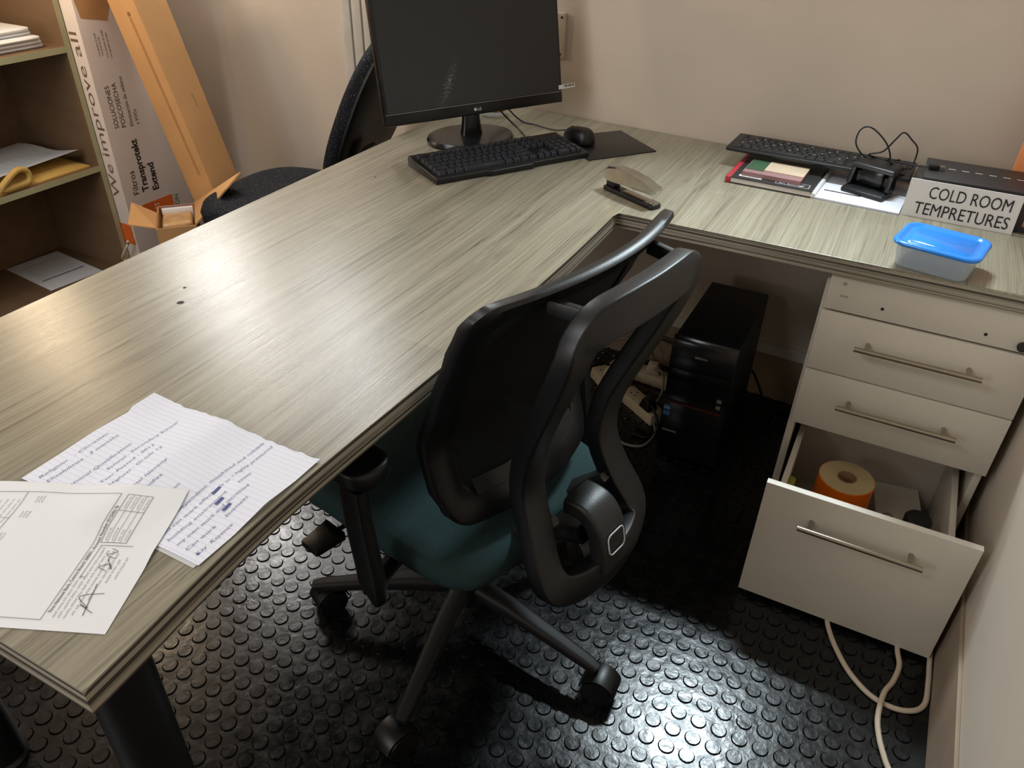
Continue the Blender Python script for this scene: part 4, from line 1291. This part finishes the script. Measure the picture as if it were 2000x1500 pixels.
# local: x forward (towards the left wall)
bm = nb()
def vloop(k, z):
    out = []
    for i in range(40):
        a = 2 * PI * i / 40; c, s = math.cos(a), math.sin(a); e = .62
        out.append(bm.verts.new((.01 + (abs(c) ** e) * (1 if c > 0 else -1) * .225 * k, (abs(s) ** e) * (1 if s > 0 else -1) * .255 * k, z)))
    return out
loft(bm, [vloop(.90, .415), vloop(.98, .425), vloop(1.0, .455), vloop(.96, .478), vloop(.85, .488), vloop(.5, .488), vloop(.2, .486)])
part('seat', bm, 'speck', t, smooth=60)
def vback(k, off, dz=0):
    out = []
    for i in range(44):
        a = 2 * PI * i / 44; c, s = math.cos(a), math.sin(a)
        y = .188 * k * (abs(c) ** .8) * (1 if c > 0 else -1); z = .770 + .245 * k * (abs(s) ** .85) * (1 if s > 0 else -1)
        x = -.245 - .42 * (z - .55) + off
        out.append((x, y - .072 - .13 * (z - .66), z))
    return out
bm = nb()
loft(bm, [[bm.verts.new(p) for p in vback(k, o)] for k, o in ((.4, .012), (.85, .010), (.97, .016), (1.0, .035), (.97, .060), (.85, .070), (.4, .072))])
bk = part('backrest', bm, 'speck', t, smooth=60)
bm = nb()
loft(bm, [[bm.verts.new(p) for p in vback(k, o)] for k, o in ((.4, -.004), (.9, -.002), (.99, .006), (.99, .014), (.4, .0115))])
part('rear_shell', bm, 'blackpl', bk, smooth=60, label='smooth black rear shell of the backrest')
bm = nb(); sweep(bm, spline([(-.05, 0, .405), (-.16, 0, .405), (-.235, 0, .43), (-.275, 0, .55), (-.33, 0, .68)], 5), rrect(.07, .012, .004, 2), up=(0, 0, 1)); part('back_bracket', bm, 'blackmetal', t)
for sx in (-1, 1):
    for sy in (-1, 1):
        bm = nb(); cyl(bm, (.01 + sx * .14, sy * .16, .414), (.01 + sx * .155, sy * .185, 0.0), .011, n=14); part('leg', bm, 'blackmetal', t)

# ------------------------------------------------------------------ bookcase and its papers
BX, BYR = -2.50, 1.705     # front plane, inner face of the right-hand panel
t = thing('bookcase', 'open wooden bookcase against the left wall', 'bookcase', (-2.7, 1.3, FL))
for y0 in (BYR, .60):
    bm = nb(); box(bm, -2.88, BX - .0012, y0, y0 + .018, FL, 1.42); p = part('side_panel', bm, 'shelfwood', t, world=True)
    bm = nb(); box(bm, BX - .001, BX, y0, y0 + .018, FL, 1.42); part('edge_band', bm, 'shelfedge', p, world=True)
bm = nb(); box(bm, -2.886, -2.8801, .60, BYR + .018, FL, 1.42); part('back_panel', bm, 'shelfwood', t, world=True)
for z in (.4815, .8720, 1.4):
    bm = nb(); box(bm, -2.8799, BX - .0012, .6182, BYR - .0002, z - .019, z); s_ = part('shelf', bm, 'shelfwood', t, world=True)
    bm = nb(); box(bm, BX - .001, BX, .6182, BYR - .0002, z - .019, z); part('edge_band', bm, 'shelfedge', s_, world=True)
bm = nb(); box(bm, -2.8799, BX - .0012, .6182, BYR - .0002, .072, .090); part('bottom_shelf', bm, 'shelfwood', t, world=True)

lab = ['lowest of the folded paper bundles stacked on the top shelf', 'second from bottom of the paper bundles on the top shelf', 'middle one of the paper bundles on the top shelf', 'second from top of the paper bundles on the top shelf', 'topmost folded paper bundle on the top shelf, grey print on it']
for k in range(5):
    bm = nb(); z = .8725 + .0125 * k; r = random.Random(k)
    ys = [1.16 + .5 * i / 10 for i in range(11)]
    x0, x1 = -2.80 + r.uniform(-.02, .02), -2.545 + .012 * (k % 3) - .006 * k
    rings = []
    for i, y in enumerate(ys):
        e = (1 if i < 10 else .45)
        zz = z + .0015 * math.sin(i * .7 + k) * 0 + .0002
        y = y - .006 * k * (i == 10)
        rings.append([bm.verts.new(p) for p in ((x0, y, zz), (x1, y, zz), (x1 + .006 * e, y, zz + .006), (x1, y, zz + .0115), (x0, y, zz + .0115))])
    for a, b in zip(rings[:-1], rings[1:]):
        for j in range(5): bm.faces.new((a[j], a[(j + 1) % 5], b[(j + 1) % 5], b[j]))
    bm.faces.new(rings[0][::-1]); bm.faces.new(rings[-1])
    o = single('paper_bundle', bm, 'paper', 'white ' + lab[k], 'papers', group='paper bundles on the top shelf', bevel=.0015)
    if k == 4:
        bm = nb(); r2 = random.Random(9)
        PM = frame_matrix(Vector((-2.78, 1.62, .8725 + .0125 * 4 + .0122)), (0, -1, 0), (1, 0, 0))
        for q in range(9): scribble(bm, PM, .02, .02 + .024 * q, .34, .006, .0012, r2)
        part('print', bm, 'inkgrey', o, world=True)
# middle shelf: padded envelope under loose sheets
bm = nb()
g = []
for j in range(9):
    row = []
    for i in range(11):
        u, v = i / 10, j / 8
        row.append(bm.verts.new((-2.80 + .285 * u, 1.33 + .35 * v, .484 + .022 * (math.sin(PI * u) * math.sin(PI * v)) ** .5 + .004)))
    g.append(row)
for j in range(8):
    for i in range(10): bm.faces.new((g[j][i], g[j][i + 1], g[j + 1][i + 1], g[j + 1][i]))
geom = bmesh.ops.extrude_face_region(bm, geom=bm.faces[:])
for v in [e for e in geom['geom'] if isinstance(e, bmesh.types.BMVert)]: v.co.z = .4825
single('padded_envelope', bm, 'yellow', 'yellow padded envelope on the middle shelf under a white sheet', 'envelope', smooth=60)
bm = nb(); tube(bm, [(-2.512, 1.36, .50), (-2.505, 1.39, .53), (-2.51, 1.43, .545), (-2.515, 1.46, .53), (-2.515, 1.455, .50), (-2.515, 1.41, .496)], .010, closed=True)
single('tape_strip', bm, 'yellow', 'curled yellow tape strip at the front of the middle shelf', 'tape')
t = thing('loose_sheet', 'white sheet with faint print on the yellow envelope, middle shelf', 'paper', (-2.65, 1.5, .515))
SMx = frame_matrix(Vector((-2.80, 1.32, .517)), (.97, .10, .0), (-.1, 1, 0))
bm = nb()
g = [[bm.verts.new(SMx @ Vector((.29 * i / 8, .33 * j / 8, .004 * math.sin(i * .9) + .028 * max(0, i / 8 - .55) - .0 * j + .006))) for i in range(9)] for j in range(9)]
for j in range(8):
    for i in range(8): bm.faces.new((g[j][i], g[j][i + 1], g[j + 1][i + 1], g[j + 1][i]))
part('sheet', bm, 'paper', t, world=True, smooth=60)
bm = nb(); r2 = random.Random(4)
for q in range(8): scribble(bm, SMx @ Matrix.Translation((0, 0, .0205)), .15, .05 + .034 * q, .09, .006, .0008, r2)
part('print', bm, 'inkgrey', t, world=True)
# bottom shelf: printed letter
t = thing('printed_letter', 'white letter with a black ruled line on the bottom shelf', 'paper', (-2.72, 1.55, .09))
LMt = frame_matrix(Vector((-2.885 + .012, 1.470, .0908)), (.297, -.03, 0), (.025, .20, 0))
bm = nb(); obox(bm, LMt, 0, .297, 0, .200, 0, .0006); part('sheet', bm, 'paper', t, world=True)
bm = nb(); r2 = random.Random(6)
LT = LMt @ Matrix.Translation((0, 0, .0009))
stroke(bm, LT, [(.205, .022), (.205, .182)], .006)
stroke(bm, LT, [(.055, .025), (.055, .175)], .002)
LT2 = LT @ frame_matrix(Vector((0, 0, 0)), (0, 1, 0), (-1, 0, 0))
for q in range(9): scribble(bm, LT2, .028 + .004 * (q % 2), -.078 - .0125 * q, .15 - .01 * (q % 3), .005, .0010, r2)
part('print', bm, 'ink', t, world=True)

# ------------------------------------------------------------------ boxes standing by the bookcase
def face_text(bm, items, o, xdir, ydir):
    for txt, a, b, h, w, bold in items:
        add_text(bm, txt, frame_matrix(Vector(o) + Vector(xdir) * a + Vector(ydir) * b, xdir, ydir), h, w, bold=bold)

t = thing('flat_carton', 'tall white printed carton standing beside the bookcase', 'carton', (-2.48, 1.88, FL))
WX0, WX1, WY0, WY1 = -2.5220, -2.4388, 1.7265, 2.06
bm = nb(); box(bm, WX0, WX1, WY0, WY1, FL, 1.30); part('box', bm, 'cardwhite', t, world=True, bevel=.002)
for word, z0, ln in (('We', .366, .120), ('improve', .514, .298), ('all', .840, .074)):
    bm = nb(); face_text(bm, [(word, 0, 0, .036, ln, .0)], (-2.4600, WY0 - .0006, z0), (0, 0, 1), (-1, 0, 0))
    part('lettering', bm, 'slogan', t, world=True, label='brown word of the slogan')
bm = nb()
XF = WX1 + .0006
def ft(txt, y, z0, z1, h, bold=0.0): add_text(bm, txt, frame_matrix(Vector((XF, y, z0)), (0, 0, 1), (0, -1, 0)), h, z1 - z0, bold=bold)
ft('SOLUCIONES', 1.7766, 0.6049, 0.7437, 0.0169, 0)
ft('POSCOSECHA', 1.8047, 0.6021, 0.7493, 0.0169, 0)
ft('Eliminación de etileno', 1.8347, 0.5992, 0.7643, 0.0131, 0)
ft('y VOCs', 1.8591, 0.5992, 0.6499, 0.0131, 0)
ft('Filtros', 1.7897, 0.3657, 0.451, 0.0244, 0)
ft('Transprotekt', 1.831, 0.3647, 0.5542, 0.0263, 0.03)
ft('Extend', 1.876, 0.3582, 0.4585, 0.0263, 0.03)
for y, z0, z1 in ((1.7775, 0.8375, 0.9078), (1.7888, 0.8375, 0.8938), (1.8056, 0.8281, 0.9125), (1.8197, 0.8234, 0.9032)): ft('a su servicio en todo', y, z0, z1, .008)
part('print', bm, 'ink', t, world=True)
bm = nb(); box(bm, WX1 + .0003, WX1 + .0009, 1.7878, 1.9248, 0.2634, 0.3216); box(bm, WX0 + .003, WX1 - .008, WY0 - .0009, WY0 - .0003, 0.1856, 0.2634)
op = part('orange_panel', bm, 'orangeprint', t, world=True)
bm = nb(); add_text(bm, 'BST', frame_matrix(Vector((WX1 + .0012, 1.8619, 0.2709)), (0, 0, 1), (0, -1, 0)), .021, .042); part('lettering', bm, 'paper', op, world=True)
bm = nb(); add_text(bm, 'ION', frame_matrix(Vector((WX1 + .0007, 1.9529, 0.2672)), (0, 0, 1), (0, -1, 0)), .021, .047, bold=.02); part('green_lettering', bm, 'greenprint', t, world=True)
bm = nb(); slab(bm, [(WX1 + .001, 1.7306, 1.0251), (WX1 + .001, 1.876, 1.0251), (WX1 + .001, 1.8338, 0.936), (WX1 + .001, 1.7419, 0.9547)], .004); part('top_flap', bm, 'card', t, world=True)

# long brown carton leaning on it
t = thing('long_carton', 'long brown cardboard carton leaning left against the white one', 'carton', (-2.0, 1.88, FL))
k = .3195
def bx(z): return -2.10 - (z - .48) * k
LW = .126
zz0, zz1 = FL, 1.085
y0, y1 = 1.817, 1.940
bm = nb()
hexa(bm, [(bx(zz0) - LW, y0, zz0), (bx(zz0), y0, zz0), (bx(zz0), y1, zz0), (bx(zz0) - LW, y1, zz0), (bx(zz1) - LW, y0, zz1), (bx(zz1), y0, zz1), (bx(zz1), y1, zz1), (bx(zz1) - LW, y1, zz1)])
part('box', bm, 'card', t, world=True, bevel=.002)
bm = nb()
for a in (.052, .045):
    p0 = Vector((bx(.96) - a, y0 - .0006, .96)); p1 = Vector((bx(.48) - a + .010, y0 - .0006, .48))
    sweep(bm, [p0, p1], rrect(.002, .0006, .0002, 1), up=(0, 1, 0))
cx = bx(.97) - .048
lathe(bm, [(.007, 0), (.007, .0008)], 12, M4=axis_matrix((cx, y0 - .0002, .97), (cx, y0 - .01, .97)))
part('seam_print', bm, 'seam', t, world=True)
bm = nb(); TXX = frame_matrix(Vector((bx(.69) + .0012, 1.895, .69)), (-k, 0, 1), (0, -1, 0))
scribble(bm, TXX, 0, 0, .045, .009, .0018, random.Random(2)); part('print', bm, 'carddark', t, world=True)

# open carton with papers
CM = frame_matrix(Vector((-2.146, 1.693, FL)), (.68, .73, 0), (-.73, .68, 0))
t = thing('open_carton', 'small open brown carton with its flaps folded out, in front of the tall boxes', 'carton', (-2.146, 1.693, FL))
w, d, h = .125, .21, .39
bm = nb()
for a in ((-w / 2, -w / 2 + .004, -d / 2, d / 2), (w / 2 - .004, w / 2, -d / 2, d / 2), (-w / 2 + .0041, w / 2 - .0041, -d / 2, -d / 2 + .004), (-w / 2 + .0041, w / 2 - .0041, d / 2 - .004, d / 2)):
    obox(bm, CM, a[0], a[1], a[2], a[3], 0, h)
obox(bm, CM, -w / 2 + .0041, w / 2 - .0041, -d / 2 + .0041, d / 2 - .0041, 0, .004)
part('box', bm, 'card', t, world=True)
def cp_(x, y, z): return CM @ Vector((x, y, z))
bm = nb(); slab(bm, [cp_(-w / 2 - .001, -.10, h), cp_(-w / 2 - .001, .035, h), cp_(-w / 2 - .075, .065, h + .035), cp_(-w / 2 - .085, -.07, h + .010)], .004); part('flap', bm, 'card', t, world=True)
bm = nb(); slab(bm, [cp_(w / 2 + .001, d / 2, h), cp_(w / 2 + .001, -d / 2, h), Vector((-1.905, 1.715, .505)), Vector((-1.915, 1.795, .535))], .005); part('flap', bm, 'card', t, world=True)
bm = nb(); obox(bm, CM, -.045, .050, -.085, .028, .005, h + .006); single('wrapped_parcel', bm, 'wrap', 'plastic-wrapped brown parcel inside the small open carton', 'parcel', bevel=.012, seg=3)
bm = nb(); obox(bm, CM, -.045, .054, .032, .046, .005, h + .014); single('paper_wad', bm, 'paper', 'white papers standing behind the parcel in the open carton', 'papers', bevel=.002)
bm = nb(); obox(bm, CM, -.045, .050, .049, .053, .005, h + .018); single('pink_card', bm, 'pink', 'pink card standing in the open carton behind the white papers', 'card')
# tangle of cables beside the bookcase
bm = nb(); r = random.Random(11)
pts = [(-2.455 + r.uniform(-.035, .05), 1.69 + r.uniform(-.02, .018), FL + .008 + .020 * q + r.uniform(0, .02)) for q in range(12)]
tube(bm, pts, .0045, 8, 8); single('cable', bm, 'cablewhite', 'white cable tangled between bookcase and white carton', 'cable')
